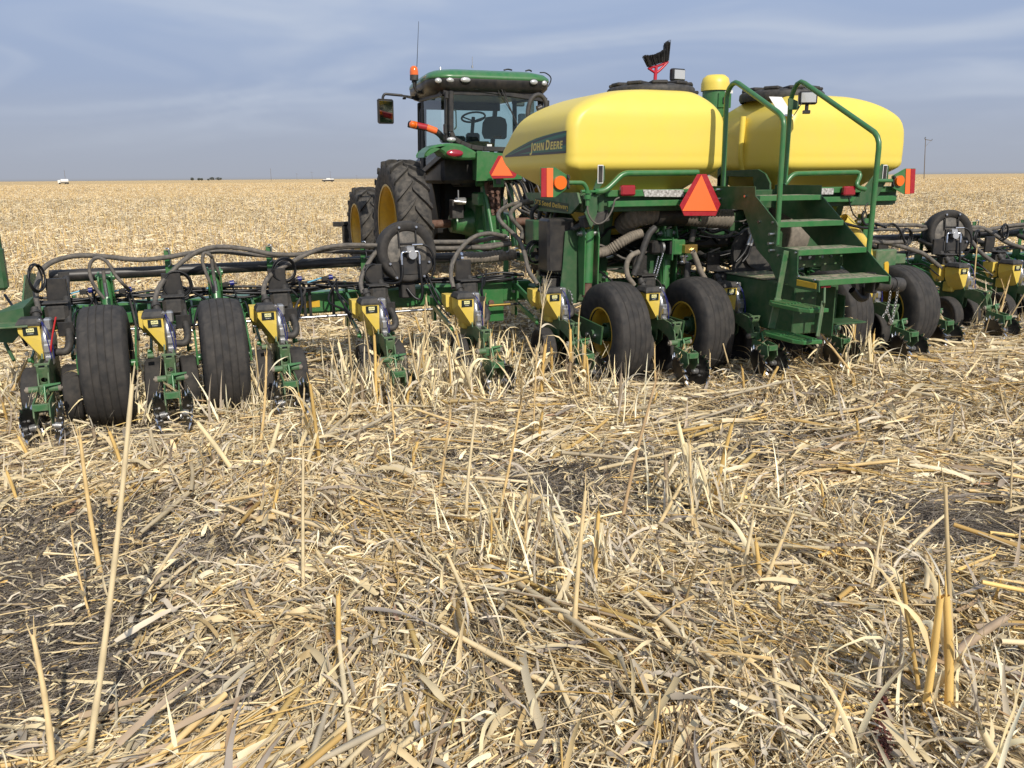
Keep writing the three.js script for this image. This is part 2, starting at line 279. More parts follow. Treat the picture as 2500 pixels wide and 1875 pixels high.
function tuft(seed, kind) {
  const R = rng(seed), B = new Bits(), up = vec(0, 1, 0), S = 0.17;
  const dir = (spread, tilt) => { const a = (R() - 0.5) * spread; return vec(Math.cos(a), (R() - 0.35) * tilt, Math.sin(a)).normalize(); };
  const spot = (h) => vec((R() + R() - 1) * S * 1.4, 0.004 + R() * h, (R() + R() - 1) * S * 1.4);
  const leaf = (n, h, wide = 1, spread = 3) => { for (let i = 0; i < n; i++) { const L = 0.07 + R() * R() * 0.30, d = dir(spread, 0.35); if (R() < 0.5) d.negate(); d.y = Math.abs(d.y) * 0.8; const o = spot(h).addScaledVector(d, -L / 2); o.y = Math.max(0.004, o.y); B.ribbon(o, d, up, L, (0.007 + R() * R() * 0.022) * wide, { arch: (R() - 0.35) * L * 0.20, curl: (R() - 0.5) * L * 0.7, twist: (R() - 0.5) * 4.5, roll: (R() - 0.5) * 1.6, waves: 1 + Math.floor(R() * 2), taper: R() < 0.7, drop: 0 }, shade(R, pick(R, LEAF)), 6); } };
  const straw = (n, h, spread, lmin = 0.12, lmax = 0.42) => { for (let i = 0; i < n; i++) { const L = lmin + R() * (lmax - lmin), d = dir(spread, 0.22), o = spot(h), a = o.clone().addScaledVector(d, -L / 2), b = o.clone().addScaledVector(d, L / 2); a.y = Math.max(0.003, a.y); b.y = Math.max(0.003, b.y); B.stick(a, b, 0.0018 + R() * R() * 0.0045, shade(R, pick(R, STRAW)), 4, 0.0012 + R() * 0.0016, (R() - 0.5) * 0.05); } };
  const stalk = (n, h, spread) => { for (let i = 0; i < n; i++) { const L = 0.15 + R() * 0.42, d = dir(spread, 0.2), o = spot(h), r = 0.004 + R() * 0.0055, a = o.clone().addScaledVector(d, -L / 2), b = o.clone().addScaledVector(d, L / 2); a.y = Math.max(r, a.y); b.y = Math.max(r, b.y); B.stick(a, b, r, shade(R, pick(R, STRAW)), 6, r * 0.8, (R() - 0.5) * 0.03, 2 + Math.floor(R() * 2)); } };
  const sheath = (n, h, spread) => { for (let i = 0; i < n; i++) { const L = 0.08 + R() * 0.22, d = dir(spread, 0.35), o = spot(h).addScaledVector(d, -L / 2); o.y = Math.max(0.006, o.y); B.ribbon(o, d, up, L, 0.010 + R() * R() * 0.020, { arch: (R() - 0.4) * 0.05, curl: (R() - 0.5) * 0.12, twist: (R() - 0.5) * 3.5, roll: (R() - 0.5) * 1.8, taper: R() < 0.5 }, shade(R, R() < 0.04 ? [0.50, 0.30, 0.19] : pick(R, R() < 0.4 ? STRAW : LEAF)), 6); } };
  const shred = (n, h) => { for (let i = 0; i < n; i++) { const L = 0.05 + R() * R() * 0.2, d = dir(6.28, 0.8), o = spot(h).addScaledVector(d, -L / 2); o.y = Math.max(0.006, o.y); B.ribbon(o, d, up, L, 0.0025 + R() * 0.006, { arch: (R() - 0.3) * L * 0.35, curl: (R() - 0.5) * L * 1.5, twist: (R() - 0.5) * 7, roll: (R() - 0.5) * 3, waves: 1 + Math.floor(R() * 2), taper: true }, shade(R, pick(R, LEAF), 0.3), 7); } };
  const chaff = (n, h) => { for (let i = 0; i < n; i++) { const d = dir(6.28, 0.9); B.ribbon(spot(h), d, up, 0.012 + R() * 0.05, 0.003 + R() * 0.009, { arch: R() * 0.008, curl: (R() - 0.5) * 0.03, twist: (R() - 0.5) * 4, roll: (R() - 0.5) * 2.5, taper: R() < 0.5 }, shade(R, pick(R, R() < 0.75 ? LEAF : STRAW), 0.3), 2); } };
  if (kind === 'leafy') { straw(6, 0.04, 1.6); leaf(11, 0.06); sheath(2, 0.05, 2.4); shred(14, 0.06); chaff(16, 0.04); }
  if (kind === 'strawy') { straw(14, 0.05, 0.8, 0.12, 0.5); stalk(1, 0.04, 0.5); sheath(2, 0.05, 0.7); leaf(6, 0.05, 0.9, 1.6); shred(10, 0.05); chaff(10, 0.035); }
  if (kind === 'stalky') { stalk(3, 0.045, 0.45); sheath(3, 0.05, 0.9); leaf(6, 0.06, 1.3); straw(6, 0.05, 1.4); shred(10, 0.06); chaff(8, 0.03); }
  if (kind === 'chaffy') { chaff(40, 0.03); shred(16, 0.035); straw(8, 0.025, 6.28, 0.04, 0.18); leaf(4, 0.03, 0.8); }
  if (kind === 'upright') { for (let i = 0; i < 9; i++) { const a = R() * 6.28, t = 0.25 + R() * 0.9, L = 0.06 + R() * 0.17, d = vec(Math.cos(a) * t, 1, Math.sin(a) * t).normalize(), o = spot(0.01); B.ribbon(o, d, vec(-Math.cos(a), 0.3, -Math.sin(a)).normalize(), L, 0.004 + R() * 0.012, { arch: (R() - 0.5) * 0.05, curl: (R() - 0.5) * 0.07, twist: (R() - 0.5) * 4, roll: R() * 3, taper: true }, shade(R, pick(R, LEAF)), 5); } straw(6, 0.05, 2.4); chaff(8, 0.03); }
  if (kind === 'stub') { const a = R() * 6.28, t = Math.pow(R(), 1.4) * 0.8, L = 0.08 + R() * 0.26, d = vec(Math.cos(a) * t, 1, Math.sin(a) * t).normalize(), r = 0.005 + R() * 0.006, c = shade(R, pick(R, STRAW)); B.stick(vec(0, -0.02, 0), d.clone().multiplyScalar(L), r, c, 6, r * 0.75, 0.006, 2); B.stick(d.clone().multiplyScalar(L * 0.95), d.clone().multiplyScalar(L + 0.03).add(vec(0.008, 0, 0.004)), r * 0.4, c, 3, 0.0008); for (let i = 0; i < 3; i++) { const q = R() * 6.28, e = vec(Math.cos(q), 0.9 - R() * 1.4, Math.sin(q)).normalize(); B.ribbon(d.clone().multiplyScalar(L * (0.2 + R() * 0.6)), e, vec(-e.x * 0.5, 1, -e.z * 0.5).normalize(), 0.06 + R() * 0.16, 0.006 + R() * 0.012, { arch: R() * 0.05, curl: (R() - 0.5) * 0.1, twist: (R() - 0.5) * 5, roll: R() * 3, taper: true }, shade(R, pick(R, LEAF)), 6); } chaff(3, 0.02); }
  if (kind === 'thatch') { for (let i = 0; i < 70; i++) { const L = 0.05 + R() * 0.16, d = dir(1.5, 0.28), o = spot(0.012), a = o.clone().addScaledVector(d, -L / 2), b = o.clone().addScaledVector(d, L / 2); a.y = Math.max(0.001, a.y); b.y = Math.max(0.001, b.y); B.stick(a, b, 0.0009 + R() * 0.0008, shade(R, pick(R, THATCH)), 3, 0.0007, (R() - 0.5) * 0.03); } chaff(2, 0.015); }
  return B.geo();
}
const strawMat = new THREE.MeshStandardMaterial({ vertexColors: true, roughness: 0.72, side: THREE.DoubleSide });
const wheelSpots = [];                                                              // [x, z, halfWidth, halfLength] of what stands on the ground
for (const x of [-1.45, -0.66, 0.82, 1.61]) wheelSpots.push([x, 0.27, 0.17, 0.24]);
for (const x of [-5.27, -4.51, 5.43, 4.67]) wheelSpots.push([x, 0.07, 0.17, 0.24]);
for (const x of [-1.56, 1.04]) wheelSpots.push([x, -6.3, 0.3, 0.6], [x, -9.35, 0.28, 0.5]);
const onWheel = (x, z, m = 0) => wheelSpots.some((w) => Math.abs(x - w[0]) < w[2] + m && Math.abs(z - w[1]) < w[3] + m);
function scatter(group, name, geos, list, mat = strawMat) {                        // list of {v, m, c}
  geos.forEach((g, v) => {
    const L = list.filter((e) => e.v === v); if (!L.length) return;
    const im = new THREE.InstancedMesh(g, mat, L.length); im.name = name; im.castShadow = im.receiveShadow = true;
    L.forEach((e, i) => { im.setMatrixAt(i, e.m); im.setColorAt(i, e.c); });
    group.add(im);
  });
}
const place = (x, y, z, yaw, tiltX, tiltZ, sx, sy = sx, sz = sx) => new THREE.Matrix4().compose(vec(x, y, z), new THREE.Quaternion().setFromEuler(new THREE.Euler(tiltX, yaw, tiltZ, 'YXZ')), vec(sx, sy, sz));
const bare = [[-5.499, 0, 2.028], [-5.279, 0, 2.495], [-5.468, 0, 2.805], [-5.341, 0, 3.495], [-5.01, 0, 3.479], [-4.653, 0, 3.889], [-2.989, 0, 2.36], [-3.72, 0, 4.311], [-3.187, 0, 1.909], [-4.764, 0, 0.151], [-5.482, 0, 0.326], [-3.883, 0, -0.167], [-3.532, 0, -0.871], [-1.466, 0, 3.314], [-2.081, 0, 2.293], [-4.719, 0, 2.499], [-1.401, 0, 3.869], [-1.278, 0, 2.378]], bareR = [0.42, 0.30, 0.35, 0.22, 0.16, 0.16, 0.28, 0.15, 0.3, 0.28, 0.22, 0.3, 0.4, 0.25, 0.3, 0.2, 0.25, 0.3];
const cover = (x, z) => { let c = fbm(x * 0.62 + 31, z * 0.8 - 12, 4) + 0.55 * fbm(x * 2.1 - 9, z * 2.4, 3) + 0.10; for (let i = 0; i < bare.length; i++) { const d2 = ((x - bare[i][0]) ** 2 + (z - bare[i][2]) ** 2) / (bareR[i] * bareR[i] * 1.7); if (d2 < 6) c -= 1.15 * Math.exp(-d2); } return c; };   // low where the thatch lies bare
const lay = (x, z, R) => { const n = fbm(x * 0.23 + 2, z * 0.23 + 60, 2); const phi = 0.75 + n * 2.3 + (R() - 0.5) * 0.9; const d = RGT.clone().multiplyScalar(Math.cos(phi)).addScaledVector(FWD, Math.sin(phi)); return Math.atan2(-d.z, d.x); };
{
  const kinds = ['leafy', 'strawy', 'stalky', 'chaffy', 'upright', 'thatch', 'stub'], per = 6, geos = [];
  kinds.forEach((k, a) => { for (let i = 0; i < per; i++) geos.push(tuft(100 + a * 20 + i, k)); });
  const R = rng(77), list = [];
  const put = (r0, r1, density, half, size) => {
    const area = half * (r1 * r1 - r0 * r0), n = Math.round(area * density);
    for (let i = 0; i < n; i++) {
      const r = Math.sqrt(r0 * r0 + R() * (r1 * r1 - r0 * r0)), a = (R() * 2 - 1) * half, x = EYE.x + r * (FWD.x * Math.cos(a) + RGT.x * Math.sin(a)), z = EYE.z + r * (FWD.z * Math.cos(a) + RGT.z * Math.sin(a));
      const c = cover(x, z); let k; const u = R();
      if (c < -0.26) k = u < 0.80 ? 5 : u < 0.95 ? 3 : 0; else if (c < -0.08) k = u < 0.40 ? 5 : u < 0.65 ? 3 : u < 0.8 ? 1 : 0;
      else { const m = fbm(x * 0.5 - 40, z * 0.5 + 3, 2); const sw = clamp01(0.5 + m); k = u < 0.26 * sw + 0.10 ? 1 : u < 0.54 ? 0 : u < 0.70 ? 2 : u < 0.86 ? 3 : u < 0.93 ? 4 : 5; }
      if (onWheel(x, z, k === 5 ? -0.05 : 0.18)) continue;
      const pile = Math.max(0, c) * 0.13 * R(), g = groundY(x, z), b = 0.70 + R() * 0.36, w = 0.02 + R() * 0.14;
      list.push({ v: k * per + Math.floor(R() * per), m: place(x, g + (k === 5 ? 0 : pile), z, lay(x, z, R) + (R() < 0.5 ? Math.PI : 0), (R() - 0.5) * 0.34, (R() - 0.5) * 0.34, size * (0.8 + R() * 0.65)), c: new THREE.Color().setRGB(b, b * (1 - w * 0.35), b * (1 - w)) });
    }
  };
  for (let i = 0; i < 620; i++) { const r = 2.2 + 8.5 * Math.sqrt(R()), a = (R() * 2 - 1) * 0.8, x = EYE.x + r * (FWD.x * Math.cos(a) + RGT.x * Math.sin(a)), z = EYE.z + r * (FWD.z * Math.cos(a) + RGT.z * Math.sin(a)); if (onWheel(x, z, 0.12) || cover(x, z) < -0.25) continue; const b = 0.85 + R() * 0.3; list.push({ v: 6 * per + Math.floor(R() * per), m: place(x, groundY(x, z), z, R() * 6.28, 0, 0, 0.75 + R() * 0.6), c: new THREE.Color().setRGB(b, b, b * 0.97) }); }
  for (const [p, n, s] of [[[-3.432, 0, 0.358], 70, 0.40], [[-3.409, 0, -0.178], 30, 0.3], [[-3.051, 0, 0.19], 34, 0.34], [[-2.595, 0, 0.244], 40, 0.34], [[-2.901, 0, 0.456], 20, 0.3], [[-4.434, 0, 0.234], 22, 0.26], [[-5.201, 0, -0.034], 24, 0.26], [[-5.97, 0, -0.538], 30, 0.36], [[-2.235, 0, 0.398], 16, 0.3], [[-2.42, 0, 2.976], 10, 0.14], [[-3.339, 0, 3.533], 9, 0.12], [[-3.444, 0, 3.026], 16, 0.22], [[-1.993, 0, 0.643], 16, 0.2], [[0.566, 0, 0.903], 20, 0.3], [[3.014, 0, -0.042], 22, 0.3], [[-2.703, 0, 4.681], 10, 0.14], [[-4.264, 0, 1.458], 12, 0.3], [[-1.925, 0, 1.184], 12, 0.3]]) for (let i = 0; i < n; i++) { const x = p[0] + (R() + R() - 1) * s, z = p[2] + (R() + R() - 1) * s, b = 0.92 + R() * 0.3, k = R() < 0.6 ? 4 : R() < 0.85 ? 6 : 0; list.push({ v: k * per + Math.floor(R() * per), m: place(x, groundY(x, z) + 0.01, z, R() * 6.28, (R() - 0.5) * 0.3, (R() - 0.5) * 0.3, 1.0 + R() * 0.6, k === 0 ? 1 : 1.4 + R() * 1.3), c: new THREE.Color().setRGB(b, b, b * 0.95) }); }
  put(0.9, 4, 205, 0.85, 1.0); put(4, 9, 150, 0.80, 1.1); put(9, 17, 85, 0.85, 1.35);
  for (let i = 1; i <= 13; i++) for (let q = 0; q < 3; q++) { const b = 0.8 + R() * 0.3; list.push({ v: (q === 2 ? 1 : 3) * per + Math.floor(R() * per), m: place((i - 8.5) * 0.762 + 0.08 + (R() - 0.5) * 0.05, 0.245 + 0.02 * q, (i >= 7 && i <= 10 ? 0.75 : 0.45) + (R() - 0.5) * 0.06, R() * 6.28, (R() - 0.5) * 0.6, q === 2 ? 0.7 : 0.1, 0.22 + R() * 0.1), c: new THREE.Color().setRGB(b, b * 0.97, b * 0.92) }); }
  const g = new THREE.Group(); g.name = 'crop_residue'; g.userData.kind = 'stuff'; tag(g, 'pale dry straw, leaves and chaff lying in a mat over the foreground soil', 'straw'); scene.add(g);
  scatter(g, 'straw_tuft', geos, list);
}
function clump(seed, tall) {
  const R = rng(seed), B = new Bits(), up = vec(0, 1, 0), S = 0.55;
  const nStalk = tall ? 9 : 5;
  for (let i = 0; i < nStalk; i++) {
    const x = (R() * 2 - 1) * S, z = (R() * 2 - 1) * S, L = 0.22 + R() * (tall ? 0.38 : 0.28), a = R() * 6.28, t = Math.pow(R(), 1.5) * (tall ? 0.9 : 1.5), d = vec(Math.cos(a) * t, 1, Math.sin(a) * t).normalize(), r = 0.006 + R() * 0.006;
    B.stick(vec(x, -0.02, z), vec(x, -0.02, z).addScaledVector(d, L), r, shade(R, pick(R, STRAW), 0.15), 4, r * 0.7, (R() - 0.5) * 0.06);
    for (let k = 0; k < 3; k++) { const q = R() * 6.28, o = vec(x, -0.02, z).addScaledVector(d, L * (0.25 + R() * 0.7)), e = vec(Math.cos(q), 0.5 - R() * 1.4, Math.sin(q)).normalize(); B.ribbon(o, e, vec(-e.x * 0.4, 1, -e.z * 0.4).normalize(), 0.12 + R() * 0.24, 0.014 + R() * 0.022, { arch: R() * 0.06, curl: (R() - 0.5) * 0.15, twist: (R() - 0.5) * 4, roll: R() * 3, taper: true }, shade(R, pick(R, LEAF), 0.15), 4); }
  }
  for (let i = 0; i < 26; i++) { const q = R() * 6.28, L = 0.12 + R() * 0.35, o = vec((R() * 2 - 1) * S, R() * 0.12, (R() * 2 - 1) * S), d = vec(Math.cos(q), (R() - 0.3) * 0.9, Math.sin(q)).normalize(); if (R() < 0.55) B.ribbon(o, d, up, L, 0.014 + R() * 0.026, { arch: (R() - 0.3) * 0.08, curl: (R() - 0.5) * 0.15, twist: (R() - 0.5) * 4, roll: (R() - 0.5) * 2.4, taper: true }, shade(R, pick(R, LEAF), 0.15), 4); else B.stick(o, o.clone().addScaledVector(d, L), 0.003 + R() * 0.003, shade(R, pick(R, STRAW), 0.15), 3, 0.002); }
  return B.geo();
}
{
  const geos = []; for (let i = 0; i < 7; i++) geos.push(clump(400 + i, false)); for (let i = 0; i < 7; i++) geos.push(clump(440 + i, true));
  const R = rng(91), list = [];
  const put = (r0, r1, density, half, size, hs) => {
    const n = Math.round(half * (r1 * r1 - r0 * r0) * density);
    for (let i = 0; i < n; i++) {
      const r = Math.sqrt(r0 * r0 + R() * (r1 * r1 - r0 * r0)), a = (R() * 2 - 1) * half, x = EYE.x + r * (FWD.x * Math.cos(a) + RGT.x * Math.sin(a)), z = EYE.z + r * (FWD.z * Math.cos(a) + RGT.z * Math.sin(a));
      const ahead = z < -2.3 - 0.4 * R() || x > 7.2 || x < -8; if (!ahead) continue;
      if (onWheel(x, z, 0.45 * size)) continue;
      if (x > -1.9 && x < 1.5 && z > -11 && z < -1 && R() < 0.6) continue;
      const tall = smooth(-4, -14, z) * 0.8, v = (R() < tall ? 7 : 0) + Math.floor(R() * 7), b = 0.92 + 0.26 * R() + 0.22 * fbm(x * 0.12 + 9, z * 0.12, 3), w = 0.02 + R() * 0.10;
      list.push({ v, m: place(x, r < 60 ? groundY(x, z) : 0.0, z, R() * 6.28, 0, 0, size * (0.8 + R() * 0.4), hs * (0.7 + R() * 0.6), size * (0.8 + R() * 0.4)), c: new THREE.Color().setRGB(b, b * (1 - w * 0.4), b * (1 - w)) });
    }
  };
  put(7.5, 40, 4.6, 0.80, 1.0, 0.8); put(40, 110, 2.2, 0.72, 1.35, 0.85); put(110, 340, 0.42, 0.70, 2.4, 0.95);
  const g = new THREE.Group(); g.name = 'field_stubble'; g.userData.kind = 'stuff'; tag(g, 'pale tan broken stubble covering the field all the way to the horizon', 'stubble'); scene.add(g);
  scatter(g, 'stubble_clump', geos, list);
}

// ---------------------------------------------------------------- the planter, as one thing
const planter = thing('seed_planter', 'long green row planter with two big yellow seed tanks and a green stepladder', 'planter');
// --- ribbed implement wheels
function tyreProfile(R, w, rim, grooves) {
  const p = [[rim, -w * 0.36], [rim + 0.03, -w * 0.43], [rim + (R - rim) * 0.45, -w * 0.5], [R - 0.055, -w * 0.47], [R - 0.022, -w * 0.42]];
  const n = grooves, half = w * 0.38;
  for (let i = 0; i <= n; i++) { const x0 = -half + i * 2 * half / (n + 1) + (i ? 0.004 : 0), x1 = -half + (i + 1) * 2 * half / (n + 1) - (i < n ? 0.004 : 0), c = (x) => R - 0.016 * Math.pow(x / half, 2); if (i) p.push([c(x0) - 0.009, x0 - 0.0025]); p.push([c(x0), x0], [c((x0 + x1) / 2), (x0 + x1) / 2], [c(x1), x1]); if (i < n) p.push([c(x1) - 0.009, x1 + 0.0025]); }
  p.push([R - 0.022, w * 0.42], [R - 0.055, w * 0.47], [rim + (R - rim) * 0.45, w * 0.5], [rim + 0.03, w * 0.43], [rim, w * 0.36]);
  return p;
}
function lugs5(r, x, n = 6) { const L = []; for (let i = 0; i < n; i++) { const a = i / n * 6.2832; L.push(bolt('x', x, Math.cos(a) * r, Math.sin(a) * r, 0.012, 0.02)); } return L; }
const tyreGeo = merged([latheX(tyreProfile(0.415, 0.31, 0.195, 4), 64)]);
const rimGeo = merged([latheX([[0.197, -0.125], [0.212, -0.128], [0.207, -0.116], [0.182, -0.105], [0.172, -0.06], [0.165, 0.0], [0.13, 0.018], [0.075, 0.012], [0.074, 0.022], [0.165, 0.03], [0.172, 0.07], [0.185, 0.105], [0.212, 0.128], [0.197, 0.125]], 40)]);
const hubGeo = merged([latheX([[0.0, -0.12], [0.035, -0.12], [0.045, -0.105], [0.05, -0.05], [0.085, 0.005], [0.105, 0.008], [0.105, 0.016]], 24), ...Array.from({ length: 8 }, (_, i) => { const a = i / 8 * 6.2832; return cbox(0.085, 0.009, 0.05, -0.04, 0.07, 0, 0.002).rotateX(a); })]);
const rimBolts = merged(lugs5(0.1, 0.004, 6));
function implementWheel(x, y, z, flip) {
  const w = grp('implement_wheel', planter, [x, y, z]); if (flip) w.rotation.y = Math.PI;
  mesh('tyre', tyreGeo, M.rubber, w, true); mesh('rim', rimGeo, M.rim, w, true); mesh('hub', hubGeo, M.greenDark, w, true); mesh('wheel_bolts', rimBolts, M.steel, w, true);
  return w;
}
implementWheel(-5.27, 0.40, 0.07, true); implementWheel(-4.51, 0.40, 0.05, true);
implementWheel(-1.45, 0.385, 0.27); implementWheel(-0.66, 0.385, 0.27); implementWheel(0.82, 0.385, 0.27); implementWheel(1.61, 0.385, 0.27);
implementWheel(4.67, 0.40, 0.07); implementWheel(5.43, 0.40, 0.05);
// --- main beams
mesh('wing_toolbar', [cbox(4.2, 0.178, 0.178, -3.85, 0.625, -0.84, 0.018)], M.green, planter);
mesh('wing_toolbar', [cbox(4.2, 0.178, 0.178, 4.01, 0.625, -0.84, 0.018)], M.green, planter);
mesh('centre_toolbar', [cbox(3.9, 0.178, 0.178, 0.08, 0.625, -0.50, 0.018), cbox(0.16, 0.16, 2.6, 0.08, 0.62, -1.9, 0.015), cbox(0.12, 0.14, 1.1, -1.2, 0.66, -1.1, 0.012), cbox(0.12, 0.14, 1.1, 1.36, 0.66, -1.1, 0.012)], M.greenDark, planter);
mesh('hinge_box', [cbox(0.24, 0.36, 0.03, -2.18, 0.55, -0.70, 0.004), cbox(0.42, 0.13, 0.10, -2.10, 0.62, -0.78, 0.006), cbox(0.24, 0.03, 0.16, -2.18, 0.745, -0.79, 0.004)], M.green, planter);
mesh('hinge_pin', [disc('z', 0.025, 0.03, -2.185, 0.545, -0.675)], M.rust, planter);
mesh('hinge_box', [cbox(0.24, 0.36, 0.03, 2.34, 0.55, -0.70, 0.004), cbox(0.42, 0.13, 0.10, 2.26, 0.62, -0.78, 0.006)], M.green, planter);
mesh('toolbar_sticker', [cbox(0.245, 0.055, 0.003, -3.81, 0.618, -0.7485, 0.0006)], M.yellowSticker, planter);
// hex drive shaft behind the toolbar, in lengths
for (const [a, b, m] of [[-5.62, -4.55, M.steel], [-4.42, -4.02, M.steel], [-4.02, -3.40, M.steel], [-3.24, -2.76, M.steel], [-2.46, -2.24, M.blackDusty], [-2.24, -2.04, M.brass], [-2.04, -1.9, M.blackDusty], [2.1, 3.0, M.steel], [3.1, 4.2, M.steel]]) mesh('drive_shaft', [bar([a, 0.535, -0.58], [b, 0.535, -0.58], 0.0125, 6)], m, planter);
// vacuum pipe with clamps
{
  const y = 0.955, z = -0.75;
  mesh('vacuum_pipe', [bar([-5.66, y - 0.012, z], [-3.1, y, z], 0.043, 20), bar([-5.66, y - 0.012, z], [-5.30, y - 0.011, z], 0.047, 20), bar([-4.82, y - 0.008, z], [-4.55, y - 0.007, z], 0.046, 20), bar([-4.05, y - 0.004, z], [-3.78, y - 0.003, z], 0.046, 20)], M.black, planter);
  each('vacuum_pipe', [bar([-2.75, y, z], [-2.32, y, z], 0.045, 18), bar([-1.72, y + 0.01, z], [-1.35, y + 0.01, z], 0.043, 18)], M.black, planter);
  mesh('vacuum_pipe', [bar([1.9, y, z], [6.2, y, z], 0.043, 18)], M.black, planter);
  for (let i = 0; i < 6; i++) mesh('pipe_clamp', [cbox(0.075, 0.052, 0.012, -5.56 + i * 0.762, y - 0.004, z + 0.048, 0.003)], M.blackDusty, planter);
  for (let i = 0; i < 4; i++) mesh('pipe_clamp', [cbox(0.075, 0.052, 0.012, 2.2 + i * 0.762, y - 0.004, z + 0.048, 0.003)], M.blackDusty, planter);
  mesh('corrugated_duct', ribbed([[-2.491, 0.944, -0.72], [-2.351, 0.945, -0.72], [-2.158, 0.948, -0.72], [-1.914, 0.964, -0.72]], 0.054, 0.03), M.ribHose, planter);
  each('duct_clamp', [bar([[-2.461, 0.946, -0.72], [-2.439, 0.945, -0.72]], 0.056, 18), bar([[-1.938, 0.961, -0.72], [-1.906, 0.963, -0.72]], 0.056, 18)], M.bright, planter);
}
// uprights that carry the hoses
const postGeo = merged([cbox(0.05, 0.62, 0.012, 0, 0.80, 0, 0.002), cbox(0.11, 0.20, 0.012, 0, 0.60, 0.004, 0.002)]);
for (const x of [-4.83, -4.07, -3.31, -2.03, 2.9, 3.66, 4.42]) { const p = mesh('hose_post', postGeo, M.green, planter, true); p.position.set(x, x > -2.5 && x < 0 ? 0.06 : 0, -0.70); const h = mesh('hose_hook', pipe([[x - 0.008, 1.12, -0.68], [x + 0.012, 1.13, -0.66], [x + 0.02, 1.0, -0.66], [x + 0.0, 0.985, -0.68]], 0.006, 0.02, 6), M.steel, planter); }
mesh('toolbar_end_plate', [plateX(-5.90, [[-5.9, 0.915, -1.219], [-5.9, 0.907, -1.457], [-5.9, 0.876, -1.734], [-5.9, 0.594, -1.463], [-5.9, 0.681, -0.854]].map((p) => [p[0], p[1], p[2]]), 0.012)], M.greenDusty, planter);
